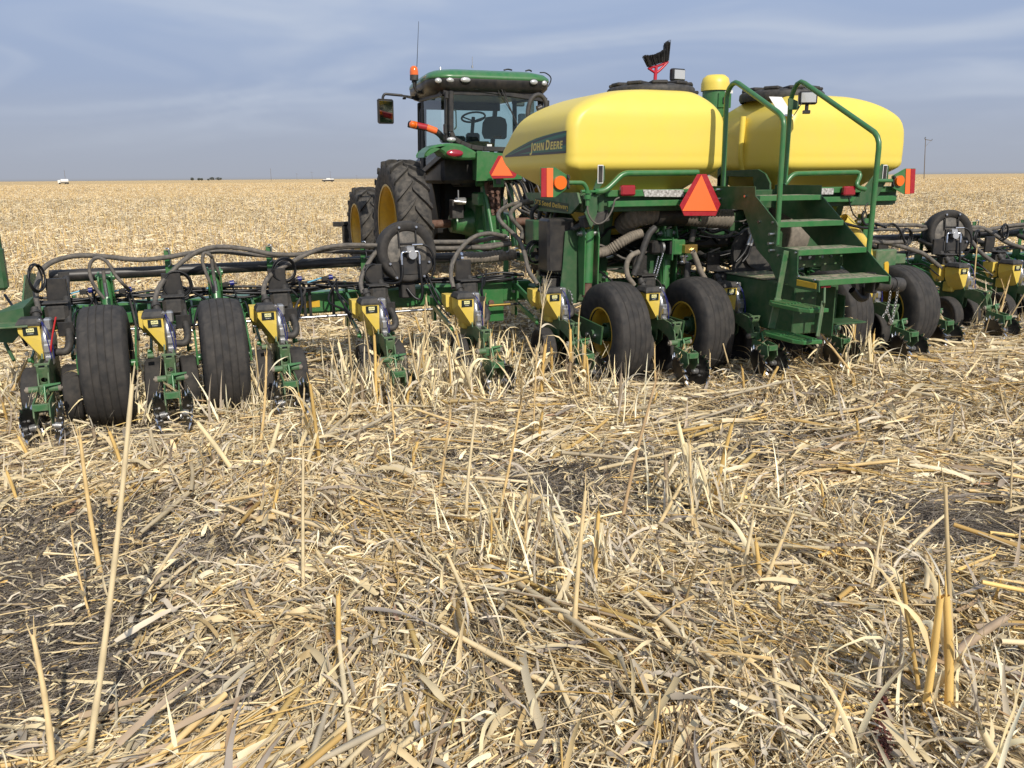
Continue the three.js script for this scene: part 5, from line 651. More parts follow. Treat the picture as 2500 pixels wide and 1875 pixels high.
// --- ladder
{
  const L = grp('ladder', planter);
  const side = [[1.548, 0.02], [1.548, 0.66], [1.475, 0.67], [1.285, 0.945], [1.255, 0.965], [1.10, 0.965], [1.085, 1.215], [0.925, 1.225], [0.885, 1.245], [0.88, 1.465], [0.80, 1.475], [0.80, 1.20], [0.85, 0.98], [0.95, 0.90], [1.06, 0.72], [1.36, 0.52], [1.36, 0.02]];
  mesh('stringer', [plateX(-0.412, side.map((p) => [0, p[0], p[1]]), 0.010)], M.greenDark, L);
  mesh('stringer', [plateX(0.264, [[1.552, 0.05], [1.552, 0.64], [1.475, 0.645], [0.93, 1.39], [0.88, 1.47], [0.82, 1.47], [0.82, 1.15], [1.0, 0.75], [1.25, 0.35], [1.35, 0.05]].map((p) => [0, p[0], p[1]]), 0.010)], M.greenDark, L);
  [[1.475, 0.66], [1.28, 0.935], [1.085, 1.205], [0.885, 1.455]].forEach(([y, z]) => {
    const holes = []; for (let i = 0; i < 6; i++) for (let j = 0; j < 3; j++) holes.push([-0.34 + i * 0.105 + (j % 2) * 0.05, -(z - 0.05 - j * 0.075), 0.014, 0.014]);
    const t = mesh('tread', [plate('y', y - 0.006, [[-0.398, -(z - 0.255)], [0.258, -(z - 0.255)], [0.258, -(z - 0.004)], [-0.398, -(z - 0.004)]], 0.006, holes, 0.001)], M.treadTop, L);
    each('tread_lip', [cbox(0.655, 0.042, 0.010, -0.07, y - 0.021, z + 0.002, 0.002), cbox(0.655, 0.042, 0.008, -0.07, y - 0.021, z - 0.262, 0.002)], M.green, t);
  });
  each('riser_plate', [cbox(0.65, 0.15, 0.01, -0.07, 0.995, 0.97, 0.003), cbox(0.17, 0.05, 0.014, -0.32, 0.91, 0.975, 0.003), cbox(0.20, 0.05, 0.014, 0.13, 0.91, 0.975, 0.003)], M.greenDusty, L); mesh('riser_sticker', [cbox(0.13, 0.085, 0.003, -0.10, 1.02, 0.978, 0.0006)], M.interior, L); mesh('riser_bolts', [-0.28, -0.19, -0.10, 0.03, 0.12].map((x) => bolt('z', x, 1.0, 0.982, 0.012, 0.012)), M.steel, L);
  mesh('handrail', pipe([[-0.375, 1.412, 0.178], [-0.375, 2.309, 0.161], [-0.375, 2.389, 0.26], [-0.375, 2.085, 0.866], [-0.375, 2.032, 0.909], [-0.375, 1.106, 0.923]], 0.021, 0.13), M.green, L);
  mesh('handrail', pipe([[0.285, 1.56, 0.16], [0.285, 2.30, 0.16], [0.285, 2.42, 0.25], [0.285, 1.936, 1.172], [0.285, 1.869, 1.209], [0.285, 1.023, 1.205]], 0.021, 0.13), M.green, L);
  for (const p of [[-0.4, 1.519, 0.194], [-0.4, 1.444, 0.201], [-0.4, 1.19, 0.929], [-0.4, 1.117, 0.926], [-0.4, 1.064, 0.942]]) mesh('ladder_bolt', [bolt('x', p[0] - 0.035, p[1], p[2], 0.013, 0.05)], M.steel, L);
  mesh('stringer_bolts', [[-0.42, 1.471, 0.546], [-0.42, 1.276, 0.739], [-0.42, 1.277, 0.744], [-0.42, 1.032, 1.004], [-0.42, 1.278, 0.91], [-0.42, 1.066, 1.199], [-0.42, 0.893, 1.25], [-0.42, 0.884, 1.424]].map((p) => bolt('x', p[0], p[1], p[2], 0.010, 0.012)), M.steel, L);
  mesh('yellow_sticker', [plateX(-0.4165, [[-0.416, 0.869, 1.23], [-0.416, 0.862, 1.444], [-0.416, 0.82, 1.445], [-0.416, 0.822, 1.23]], 0.003)], M.yellowSticker, L);
  // folding steps below, opening to the left
  const ra = [[-0.46, 1.083, 1.125], [-0.46, 1.08, 1.163], [-0.46, 0.994, 1.163], [-0.46, 0.708, 1.127], [-0.46, 0.692, 1.119]];
  mesh('step_rail', [beam([-0.44, 1.076, 1.12], [-0.5, 0.695, 1.13], 0.014, 0.055), beam([-0.5, 0.718, 1.137], [-0.54, 0.484, 1.13], 0.014, 0.06)], M.greenDusty, L); mesh('step_rail', [beam([-0.44, 0.834, 1.56], [-0.5, 0.733, 1.635], 0.014, 0.055), beam([-0.49, 0.758, 1.613], [-0.54, 0.508, 1.64], 0.014, 0.05)], M.greenDusty, L);
  for (const [y, x] of [[0.685, -0.50], [0.455, -0.535]]) { const z0 = 1.075, z1 = 1.575; mesh('folding_step', [plate('y', y - 0.02, [[x + 0.10, -z0], [x - 0.05, -z0 - 0.02], [x - 0.085, -z0 - 0.10], [x - 0.085, -z1 + 0.10], [x - 0.05, -z1 + 0.02], [x + 0.10, -z1]].map((p) => p), 0.03, [], 0.004), ...Array.from({ length: 5 }, (_, i) => cbox(0.012, 0.012, 0.20, x - 0.05 + i * 0.03, y + 0.013, (z0 + z1) / 2 - 0.12, 0.003)), ...Array.from({ length: 5 }, (_, i) => cbox(0.012, 0.012, 0.20, x - 0.05 + i * 0.03, y + 0.013, (z0 + z1) / 2 + 0.12, 0.003))], M.green, L); }
  mesh('side_bracket', [plateX(0.245, [[0.25, 0.689, 0.939], [0.25, 0.681, 1.037], [0.25, 0.474, 1.044], [0.25, 0.48, 0.95]], 0.012), cbox(0.30, 0.012, 0.22, 0.12, 0.50, 1.16, 0.003), plateX(-0.10, [[0, 0.80, 1.1], [0, 0.80, 1.3], [0, 0.42, 1.3], [0, 0.42, 1.1]], 0.010)], M.greenDark, L); mesh('red_sticker', [cbox(0.09, 0.03, 0.003, ...[-0.32, 0.841, 1.44], 0.0006)], M.redRefl, L);
}
// coupling and chain stored on the right of the ladder
mesh('pto_coupling', [bar([[0.267, 0.816, 1.3], [0.406, 0.802, 1.3]], 0.062, 18), bar([[0.384, 0.807, 1.3], [0.478, 0.792, 1.3]], 0.05, 18), bar([[0.461, 0.793, 1.3], [0.551, 0.782, 1.3]], 0.058, 18), cbox(0.05, 0.16, 0.10, ...[0.271, 0.814, 1.28], 0.01), ...[0, 1, 2].map((i) => new THREE.TorusGeometry(0.055, 0.006, 6, 20).rotateY(1.45).translate(...[[0.342, 0.809, 1.3], [0.376, 0.807, 1.3], [0.427, 0.798, 1.3]][i]))], M.blackDusty, planter);
mesh('coupling_cover', [tube([[0.252, 0.735, 1.1], [0.345, 0.664, 1.1], [0.395, 0.667, 1.1], [0.385, 0.755, 1.1]], 0.03, 24, 8), hull([[0.225, 0.796, 1.1], [0.436, 0.785, 1.1], [0.387, 0.668, 1.1], [0.3, 0.686, 1.1], [0.32, 0.78, 1], [0.535, 0.769, 1], [0.485, 0.649, 1], [0.396, 0.668, 1]])], M.black, planter);
mesh('lock_lever', [plateZ(1.32, [[0.344, 0.865, 1.32], [0.332, 0.961, 1.32], [0.342, 0.976, 1.32], [0.367, 0.978, 1.32], [0.378, 0.959, 1.32], [0.385, 0.87, 1.32], [0.37, 0.858, 1.32]], 0.012)], M.yellowSticker, planter);
{
  const link = (a, b, k) => { const A = V(a), B = V(b), d = B.clone().sub(A), g = new THREE.TorusGeometry(0.011, 0.0032, 5, 12).scale(0.75, 1.25, 1); g.rotateY(k % 2 ? Math.PI / 2 : 0.2); g.applyQuaternion(new THREE.Quaternion().setFromUnitVectors(new THREE.Vector3(0, 1, 0), d.normalize())); return g.translate((A.x + B.x) / 2, (A.y + B.y) / 2, (A.z + B.z) / 2); };
  for (const pts of [[[0.496, 0.775, 1.33], [0.49, 0.662, 1.33], [0.478, 0.565, 1.33], [0.468, 0.484, 1.33]], [[0.421, 0.741, 1.33], [0.416, 0.65, 1.33], [0.406, 0.602, 1.33], [0.44, 0.535, 1.33], [0.468, 0.484, 1.33]], [[0.437, 0.593, 1.3], [0.416, 0.561, 1.3], [0.399, 0.533, 1.3]]]) { const c = new THREE.CatmullRomCurve3(pts.map(V)), n = Math.round(c.getLength() / 0.021), P = c.getSpacedPoints(n); mesh('safety_chain', Array.from({ length: n }, (_, i) => link(P[i].toArray(), P[i + 1].toArray(), i)), M.castAlloy, planter); }
  mesh('coupling_ring', [new THREE.TorusGeometry(0.028, 0.005, 6, 20).rotateY(0.9).translate(...[0.495, 0.782, 1.33])], M.steel, planter);
}
mesh('yellow_cowl', [tube([[1.014, 1.233, 0.1], [1.113, 1.163, 0.1], [1.224, 1.058, 0.1], [1.31, 0.959, 0.1], [1.363, 0.852, 0.1]], 0.06, 24, 12)], M.hopper, planter);
mesh('tool_bracket', [cbox(0.25, 0.18, 0.10, ...[1.5, 0.851, 0.15], 0.01), cbox(0.2, 0.1, 0.1, ...[2.016, 0.8, -0.2], 0.01)], M.greenDusty, planter);
mesh('hydraulic_hose', [tube([[0.871, 1.223, 0.2], [1.042, 1.181, 0.2], [1.19, 1.155, 0.2], [1.338, 1.151, 0.2]], 0.013, 24, 8), tube([[0.975, 1.433, 0.2], [1.009, 1.348, 0.2], [1.056, 1.274, 0.2], [1.133, 1.231, 0.2], [1.202, 1.259, 0.2], [1.177, 1.345, 0.2], [1.212, 1.381, 0.2]], 0.006, 40, 6), tube([[1.172, 1.308, 0.2], [1.154, 1.253, 0.2], [1.197, 1.185, 0.2], [1.283, 1.194, 0.2]], 0.013, 30, 8), tube([[1.437, 1.152, 0.2], [1.523, 1.183, 0.2], [1.616, 1.128, 0.2], [1.709, 1.002, 0.2]], 0.011, 30, 8)], M.wire, planter);

// ---------------------------------------------------------------- the tractor
const TX = -0.30, tractor = thing('tractor', 'green tractor with a glass cab and tall lugged tyres ahead of the seed tanks', 'tractor', [TX, 0, -6.3]);
const tm = (name, list, mat, parent = tractor, keep) => { const m = mesh(name, list, mat, parent, keep); if (parent === tractor) m.position.set(-TX, 0, 6.3); return m; };
function tractorWheel(x, y, z, R, w, rim, n, flip, name) {
  const g = grp(name, tractor, [x - TX, y, z + 6.3]); if (flip) g.rotation.y = Math.PI;
  const C = R - 0.045;
  mesh('tyre', latheX([[rim, -w * 0.40], [rim + 0.03, -w * 0.45], [rim + (C - rim) * 0.5, -w * 0.52], [C - 0.08, -w * 0.505], [C - 0.03, -w * 0.46], [C - 0.006, -w * 0.3], [C, 0], [C - 0.006, w * 0.3], [C - 0.03, w * 0.46], [C - 0.08, w * 0.505], [rim + (C - rim) * 0.5, w * 0.52], [rim + 0.03, w * 0.45], [rim, w * 0.40]], 72), M.tractorRubber, g);
  const at = (lx, a, r) => [lx, Math.sin(a) * r, Math.cos(a) * r];
  const lugGeo = (s) => { const parts = [], K = 4, pitch = 6.2832 / n, dA = pitch * 0.95; for (let i = 0; i < K; i++) { const seg = []; for (const t of [i / K, (i + 1) / K]) { const lx = s * (-0.015 + t * (w * 0.50 + 0.015)), a = dA * (1 - Math.pow(t, 0.85)) - dA * 0.5, drop = t > 0.8 ? (t - 0.8) * 0.09 : 0, half = (0.021 + 0.012 * t) / R; for (const e of [-1, 1]) { seg.push(at(lx, a + e * half * 1.35, C - 0.03 - drop), at(lx, a + e * half, R - drop - (Math.abs(t - 0.5) * 0.006))); } } parts.push(hull(seg)); } const t = 1, a = -dA * 0.5; parts.push(hull([at(s * w * 0.50, a - 0.03, R - 0.02), at(s * w * 0.50, a + 0.03, R - 0.02), at(s * w * 0.525, a - 0.03, R - 0.10), at(s * w * 0.525, a + 0.03, R - 0.10), at(s * w * 0.47, a - 0.034, R - 0.12), at(s * w * 0.47, a + 0.034, R - 0.12)])); return merged(parts); };
  const gl = [lugGeo(-1), lugGeo(1)];
  for (let i = 0; i < n; i++) for (const k of [0, 1]) { const m = mesh('tread_lug', gl[k], M.tractorRubber, g, true); m.rotation.x = -(i + k * 0.5) / n * 6.2832; }
  const b = w * 0.46;
  mesh('rim', latheX([[rim - 0.01, -b], [rim + 0.022, -b - 0.004], [rim + 0.012, -b + 0.012], [rim - 0.012, -b + 0.02], [rim - 0.028, -b * 0.6], [rim - 0.055, -b * 0.45], [rim - 0.06, 0.0], [rim - 0.075, 0.05], [rim - 0.16, 0.075], [0.16, 0.07], [0.15, 0.055], [0, 0.055], [0, 0.085], [rim - 0.16, 0.09], [rim - 0.055, 0.07], [rim - 0.03, b * 0.6], [rim - 0.01, b - 0.02], [rim + 0.022, b], [rim - 0.01, b]], 56), M.rim, g);
  mesh('wheel_hub', [latheX([[0, -0.02], [0.10, -0.02], [0.12, 0.0], [0.13, 0.055]], 24), ...lugs5(0.15, 0.045, 10)], M.rim, g);
  return g;
}
tractorWheel(-1.57, 0.945, -6.3, 0.965, 0.48, 0.585, 20, false, 'rear_wheel'); tractorWheel(0.97, 0.945, -6.3, 0.965, 0.48, 0.585, 20, true, 'rear_wheel');
tractorWheel(-1.50, 0.735, -9.3, 0.755, 0.42, 0.44, 17, false, 'front_wheel'); tractorWheel(0.90, 0.735, -9.3, 0.755, 0.42, 0.44, 17, true, 'front_wheel');
// axle, housing and the back end
tm('axle_shaft', [bar([-1.5, 0.945, -6.3], [-0.80, 0.945, -6.3], 0.062, 18), bar([0.2, 0.945, -6.3], [0.9, 0.945, -6.3], 0.062, 18)], M.rust);
const bell = (s) => latheX([[0.0, -0.58], [0.135, -0.58], [0.14, -0.56], [0.165, -0.38], [0.205, -0.24], [0.23, -0.22], [0.245, -0.05], [0.245, 0.1]].map(([r, x]) => [r, x]), 32).scale(s * 0.86, 1, 1).translate(TX, 0.945, -6.3);
tm('axle_housing', [bell(1), mirrorX(bell(1), TX), cbox(0.46, 0.70, 0.6, TX + 0.06, 0.98, -6.3, 0.04)], M.green);
tm('rear_hitch', [beam([-0.44, 1.55, -5.75], [-0.44, 0.62, -5.55], 0.07, 0.11), beam([-0.02, 1.55, -5.75], [-0.02, 0.62, -5.55], 0.07, 0.11), bar([-0.56, 1.56, -5.72], [-0.34, 1.56, -5.72], 0.055, 16), bar([-0.44, 1.5, -5.70], [-0.44, 0.7, -5.30], 0.03, 12), beam([-0.75, 0.62, -5.9], [-0.7, 0.55, -5.0], 0.05, 0.09), beam([0.15, 0.62, -5.9], [0.1, 0.55, -5.0], 0.05, 0.09), cbox(0.16, 0.2, 0.3, TX - 0.18, 1.32, -5.8, 0.02), cbox(0.5, 0.3, 0.12, TX, 0.72, -5.72, 0.02)], M.green);
tm('drawbar', [cbox(0.12, 0.10, 2.2, TX + 0.2, 0.5, -4.9, 0.01), cbox(0.14, 0.16, 2.4, 0.05, 0.62, -3.9, 0.012)], M.greenDark);
tm('remote_couplers', [...Array.from({ length: 10 }, (_, i) => bar([TX - 0.08 + (i % 2) * 0.09, 1.52 - Math.floor(i / 2) * 0.09, -5.62], [TX - 0.08 + (i % 2) * 0.09, 1.51 - Math.floor(i / 2) * 0.09, -5.52], 0.028, 10)), cbox(0.24, 0.5, 0.1, TX - 0.03, 1.33, -5.66, 0.01)], M.rust);
tm('hydraulic_valve', [cbox(0.16, 0.10, 0.12, TX - 0.50, 1.30, -5.75, 0.02), bar([TX - 0.55, 1.33, -5.7], [TX - 0.55, 1.46, -5.7], 0.012, 8), bar([TX - 0.62, 1.30, -5.7], [TX - 0.45, 1.28, -5.66], 0.025, 10)], M.castAlloy);
tm('valve_box', [cbox(0.18, 0.28, 0.16, TX - 0.52, 1.18, -5.9, 0.01)], M.blackDusty);
{ const R = rng(3); for (let i = 0; i < 14; i++) { const x = TX + 0.05 + R() * 0.5, z = -5.5 + R() * 0.2; tm('hydraulic_line', tube([[x - 0.1 * R(), 1.62, z - 0.15], [x, 1.50 + R() * 0.08, z], [x + 0.06 * R(), 1.25, z + 0.25], [x + 0.1, 0.98 + R() * 0.2, z + 0.9], [x + 0.1, 0.9, z + 1.8]], 0.009 + R() * 0.008, 36, 6), R() < 0.7 ? M.wire : M.hose); } for (let i = 0; i < 12; i++) { const x = TX - 0.35 + R() * 0.9; tm('line_fitting', [bar([x, 1.62 + R() * 0.04, -5.45], [x + 0.02, 1.57, -5.40], 0.016, 8)], R() < 0.4 ? M.steel : M.black); } }
// fenders
const fo = [[-1.433, 1.917, -5.4], [-1.401, 1.989, -5.4], [-1.351, 2.044, -5.4], [-1.285, 2.075, -5.4], [-1.219, 2.095, -5.4], [-1.116, 2.108, -5.4], [-1.007, 2.111, -5.4], [-0.922, 2.102, -5.4], [-0.855, 2.088, -5.4], [-0.728, 2.03, -5.4], [-0.648, 1.985, -5.4], [-0.65, 1.889, -5.4], [-0.774, 1.883, -5.4], [-0.897, 1.889, -5.4], [-0.988, 1.9, -5.4], [-1.061, 1.914, -5.4], [-1.127, 1.945, -5.4], [-1.156, 1.981, -5.4], [-1.197, 2.003, -5.4], [-1.245, 2.017, -5.4], [-1.317, 2.014, -5.4], [-1.359, 1.994, -5.4], [-1.39, 1.967, -5.4], [-1.421, 1.911, -5.4]];
const fenderG = () => plate('z', -5.85, fo, 0.45, [], 0.03);
tm('fender', [fenderG()], M.green); tm('fender', [mirrorX(fenderG(), TX)], M.green);
const liner = (s) => { const q = plateZ(-6.85, [[-0.972, 1.994, -6.8], [-0.903, 2.044, -6.8], [-0.829, 2.05, -6.8], [-0.737, 2.001, -6.8], [-0.637, 1.932, -6.8], [-0.177, 1.907, -6.8], [-0.204, 1.594, -6.8], [-0.264, 1.401, -6.8], [-0.29, 0.814, -6.8], [-0.812, 0.829, -6.8], [-0.896, 1.41, -6.8], [-0.978, 1.788, -6.8]], 0.05); return s ? mirrorX(q, TX) : q; };
tm('fender_liner', [liner(0), liner(1), cbox(1.0, 0.9, 2.8, TX, 1.15, -8.1, 0.05), cbox(0.7, 0.5, 0.3, TX - 0.3, 0.72, -6.8, 0.05), cbox(0.9, 0.5, 0.5, TX, 1.75, -6.15, 0.04)], M.wire);
tm('tail_panel', [hull([[-0.665, 2.007, -5.35], [-0.685, 1.587, -5.35], [0.02, 1.95, -5.35], [0.02, 1.61, -5.35], [-0.62, 1.95, -5.7], [0.02, 1.95, -5.7], [0.02, 1.61, -5.7], [-0.62, 1.61, -5.7]]), cbox(0.16, 0.16, 0.02, ...[-0.402, 1.579, -5.2], 0.004)], M.green);
tm('sign_socket', [cbox(0.07, 0.07, 0.02, ...[-0.417, 1.579, -5.16], 0.004)], M.interior);
{ const o = [[-0.768, 1.693, -4.95], [-0.498, 1.929, -4.95], [-0.449, 1.935, -4.95], [-0.279, 1.69, -4.95], [-0.292, 1.634, -4.95], [-0.329, 1.618, -4.95], [-0.575, 1.619, -4.95], [-0.623, 1.642, -4.95]], s = tm('slow_vehicle_sign', [plateZ(-4.96, [[-0.492, 1.929, -4.95], [-0.437, 1.929, -4.95], [-0.217, 1.684, -4.95], [-0.229, 1.65, -4.95], [-0.261, 1.625, -4.95], [-0.581, 1.619, -4.95], [-0.605, 1.653, -4.95], [-0.629, 1.703, -4.95]], 0.006)], M.redRefl); mesh('orange_triangle', [plateZ(-4.952, [[-0.446, 1.924, -4.95], [-0.279, 1.656, -4.95], [-0.605, 1.659, -4.95]], 0.004, [], 0)], M.orange, s); }
const ell = (c, rx, ry, d, mat, name, parent = tractor, tilt = 0) => { const g = new THREE.SphereGeometry(1, 24, 12).scale(rx, ry, d).rotateX(tilt).translate(...c); return tm(name, [g], mat, parent); };
ell([-0.993, 1.975, -5.37], 0.125, 0.052, 0.03, M.redLens, 'tail_light', tractor, -0.3); tm('tail_light', [new THREE.SphereGeometry(1, 24, 12).scale(0.125, 0.052, 0.03).rotateX(-0.3).translate(2 * TX - ([-0.993, 1.975, -5.37][0]), [-0.993, 1.975, -5.37][1], -5.37)], M.redLens);
ell([-0.999, 2.164, -5.5], 0.068, 0.034, 0.04, M.lampGlass, 'fender_lamp', tractor, -0.3); ell([-0.989, 2.166, -5.53], 0.078, 0.042, 0.04, M.black, 'lamp_bezel', tractor, -0.3); tm('lamp_stem', [bar([[-0.999, 2.139, -5.5], [-1, 2.094, -5.5]], 0.018)], M.black);
// signal arm on the left fender
tm('signal_arm', [tube([[-1.013, 2.166, -5.75], [-1.139, 2.279, -5.75], [-1.29, 2.333, -5.75], [-1.435, 2.354, -5.75], [-1.554, 2.38, -5.75]], 0.045, 24, 8)], M.black); tm('orange_stripe', [tube([[-1.145, 2.29, -5.75], [-1.212, 2.312, -5.75], [-1.29, 2.339, -5.75]], 0.049, 10, 8)], M.orange); tm('red_stripe', [tube([[-1.293, 2.339, -5.75], [-1.356, 2.349, -5.75], [-1.434, 2.365, -5.75]], 0.049, 10, 8)], M.redRefl); tm('amber_lens', [tube([[-1.443, 2.364, -5.74], [-1.491, 2.375, -5.74], [-1.532, 2.38, -5.74]], 0.053, 8, 12), new THREE.SphereGeometry(0.05, 16, 10).translate(...[-1.507, 2.372, -5.7])], M.amber);
// cab
const cx = (x) => 2 * TX - x, XL = -1.07, XR = cx(XL);
const post = (pts, w, d) => pts.slice(1).map((p, i) => beam(pts[i], p, w, d, 0.01));
tm('cab_frame', [
  ...post([[-0.954, 2.907, -5.6], [-0.97, 2.273, -5.6], [-0.93, 2.183, -5.6], [-0.832, 2.127, -5.6], [-0.671, 2.066, -5.6], [-0.483, 2.044, -5.6], [-0.137, 2.034, -5.6]], 0.045, 0.07), ...post([[-0.954, 2.907, -5.6], [XR + 0.06, 2.74, -5.6], [XR + 0.05, 2.3, -5.6], [XR - 0.08, 2.13, -5.6], [XR - 0.35, 2.04, -5.6]], 0.045, 0.07),
  ...post([[-0.989, 2.904, -5.7], [-1.004, 2.147, -5.7]], 0.08, 0.06), ...post([[XR, 2.83, -5.7], [XR, 2.0, -5.7]], 0.08, 0.06),
  ...post([[XL + 0.02, 2.82, -6.7], [XL, 1.72, -6.75]], 0.07, 0.07), ...post([[XR - 0.02, 2.82, -6.7], [XR, 1.72, -6.75]], 0.07, 0.07),
  ...post([[XL + 0.12, 2.80, -7.3], [XL + 0.15, 1.8, -7.5]], 0.07, 0.06), ...post([[XR - 0.12, 2.80, -7.3], [XR - 0.15, 1.8, -7.5]], 0.07, 0.06),
  beam([XL, 2.80, -5.66], [XL, 2.82, -6.8], 0.06, 0.08), beam([XR, 2.80, -5.66], [XR, 2.82, -6.8], 0.06, 0.08), beam([XL, 1.96, -5.7], [XL, 1.72, -6.8], 0.06, 0.08), beam([XR, 1.96, -5.7], [XR, 1.72, -6.8], 0.06, 0.08), beam([XL, 2.81, -5.62], [XR, 2.81, -5.62], 0.06, 0.06), beam([XL + 0.1, 2.78, -7.3], [XR - 0.1, 2.78, -7.3], 0.06, 0.06),
  cbox(1.5, 0.40, 1.5, TX, 1.75, -6.6, 0.05),
], M.black);
const RG = [[-0.954, 2.885, -5.6], [-0.97, 2.273, -5.6], [-0.93, 2.183, -5.6], [-0.832, 2.127, -5.6], [-0.671, 2.066, -5.6], [-0.483, 2.044, -5.6]].map((p) => [p[0], p[1]]);
tm('rear_window', [plateZ(-5.605, [...RG, [TX, 2.0], ...RG.slice().reverse().map((p) => [cx(p[0]), p[1]])], 0.003, [])], M.glass);
const quad = (a, b, c, d) => { const g = new THREE.BufferGeometry(); g.setAttribute('position', new THREE.Float32BufferAttribute([...a, ...b, ...c, ...a, ...c, ...d], 3)); g.computeVertexNormals(); return g; };
tm('side_window', [quad([XL, 1.95, -5.72], [XL, 1.75, -6.75], [XL, 2.80, -6.73], [XL, 2.80, -5.72])], M.glass); tm('side_window', [quad([XR, 1.95, -5.72], [XR, 1.75, -6.75], [XR, 2.80, -6.73], [XR, 2.80, -5.72])], M.glass);
tm('side_window', [quad([XL, 1.80, -6.82], [XL + 0.15, 1.85, -7.48], [XL + 0.12, 2.78, -7.28], [XL, 2.80, -6.78])], M.glass); tm('side_window', [quad([XR, 1.80, -6.82], [XR - 0.15, 1.85, -7.48], [XR - 0.12, 2.78, -7.28], [XR, 2.80, -6.78])], M.glass);
tm('windscreen', [quad([XL + 0.15, 1.85, -7.5], [XR - 0.15, 1.85, -7.5], [XR - 0.12, 2.78, -7.3], [XL + 0.12, 2.78, -7.3])], M.glass);
// roof
function slab(sl, N = 6, K = 8, X0 = -0.33) { const pos = [], idx = []; let n = 0; sl.forEach(([y, hx, z0, z1, r]) => { const o = sliceOutline([0, X0 - hx, X0 + hx, z0, z1, r], N, K); n = o.length; o.forEach((p) => pos.push(p[0], y, p[1])); }); for (let k = 0; k < sl.length - 1; k++) for (let i = 0; i < n; i++) { const a = k * n + i, b = k * n + (i + 1) % n; idx.push(a, a + n, b, b, a + n, b + n); } for (const [k, up] of [[0, 0], [sl.length - 1, 1]]) { const c = pos.length / 3, s = sl[k]; pos.push(X0, s[0], (s[2] + s[3]) / 2); for (let i = 0; i < n; i++) { const a = k * n + i, b = k * n + (i + 1) % n; up ? idx.push(a, c, b) : idx.push(a, b, c); } } const g = new THREE.BufferGeometry(); g.setAttribute('position', new THREE.Float32BufferAttribute(pos, 3)); g.setIndex(idx); g.computeVertexNormals(); return g; }
const taper = (g) => { const p = g.attributes.position; for (let i = 0; i < p.count; i++) { const t = clamp01((-5.5 - p.getZ(i)) / 2); p.setX(i, -0.33 + (p.getX(i) + 0.33) * (1 - 0.20 * t)); } g.computeVertexNormals(); return g; };
tm('roof_rim', [taper(slab([[2.80, 0.80, -7.3, -5.66, 0.25], [2.84, 0.90, -7.45, -5.56, 0.30], [2.90, 0.955, -7.5, -5.50, 0.33], [2.985, 0.965, -7.52, -5.48, 0.34], [3.01, 0.95, -7.5, -5.50, 0.34]]))], M.black);
tm('roof', [taper(slab([[2.985, 0.955, -7.51, -5.495, 0.34], [3.0, 0.972, -7.53, -5.475, 0.34], [3.04, 0.965, -7.52, -5.48, 0.34], [3.09, 0.92, -7.47, -5.53, 0.34], [3.13, 0.82, -7.35, -5.65, 0.34], [3.155, 0.62, -7.1, -5.9, 0.34], [3.165, 0.30, -6.8, -6.2, 0.25]]))], M.green);
for (const [ps, rx] of [[[-1.172, 2.95, -5.5], 0.05], [[-0.986, 2.969, -5.52], 0.068], [[-0.779, 2.971, -5.48], 0.074], [[0.264, 2.974, -5.48], 0.06], [[0.448, 2.97, -5.53], 0.045]]) { ell(ps, rx * 1.16, 0.047, 0.03, M.blackDusty, 'lamp_bezel'); ell([ps[0], ps[1], ps[2] + 0.012], rx, 0.037, 0.03, M.lampGlass, 'roof_lamp'); }
// beacon, aerials, mirror, handrail
tm('beacon_arm', [pipe([[-1.155, 2.86, -6.3], [-1.267, 2.88, -6.3], [-1.302, 2.942, -6.3], [-1.298, 3.056, -6.3]], 0.022, 0.06)], M.black); tm('beacon_base', [bar([[-1.298, 3.033, -6.3], [-1.296, 3.107, -6.3]], 0.062, 18), bar([[-1.306, 3.01, -6.3], [-1.33, 3.021, -6.3]], 0.02)], M.blackDusty); { const b = [-1.296, 3.107, -6.3]; tm('beacon', [new THREE.LatheGeometry([[0.064, 0], [0.064, 0.05], [0.055, 0.10], [0.03, 0.125], [0, 0.13]].map((q) => new THREE.Vector2(...q)), 20).translate(...b)], M.amber); }
tm('aerial', [bar([[-1.269, 2.983, -6.3], [-1.201, 3.846, -6.3]], 0.006, 6, 0.003), bar([[-1.277, 2.942, -6.3], [-1.26, 3.069, -6.3]], 0.010, 8)], M.wire); tm('aerial', [bar([[-0.318, 3.262, -6.5], [-0.321, 3.298, -6.5]], 0.016, 8), bar([[-0.321, 3.298, -6.5], [-0.318, 3.427, -6.5]], 0.005, 6)], M.castAlloy); tm('aerial', [bar([[-0.828, 3.215, -6.5], [-0.83, 3.261, -6.5]], 0.02, 8, 0.008)], M.castAlloy);
tm('roof_cable', [tube([[0.459, 3.137, -5.7], [0.551, 3.134, -5.7], [0.638, 3.068, -5.7], [0.605, 2.963, -5.7], [0.485, 2.867, -5.7], [0.466, 2.815, -5.7]], 0.009, 30, 6), tube([[0.003, 3.188, -6], [0.069, 3.202, -6], [0.134, 3.193, -6]], 0.012, 12, 6), tube([[0.353, 3.189, -6], [0.413, 3.203, -6], [0.454, 3.187, -6]], 0.012, 12, 6)], M.wire);
tm('mirror_arm', [pipe([[-1.644, 2.769, -6.9], [-1.638, 2.847, -6.9], [-1.607, 2.889, -6.9], [-1.332, 2.873, -6.9]], 0.020, 0.05), hull([[-1.345, 2.88, -6.85], [-1.346, 2.85, -6.85], [-0.991, 2.775, -6.85], [-0.988, 2.847, -6.85], [-1.319, 2.889, -6.95], [-1.32, 2.859, -6.95], [-0.962, 2.783, -6.95], [-0.96, 2.856, -6.95]]), cbox(0.05, 0.03, 0.04, ...[-1.302, 2.831, -6.9], 0.005)], M.black);
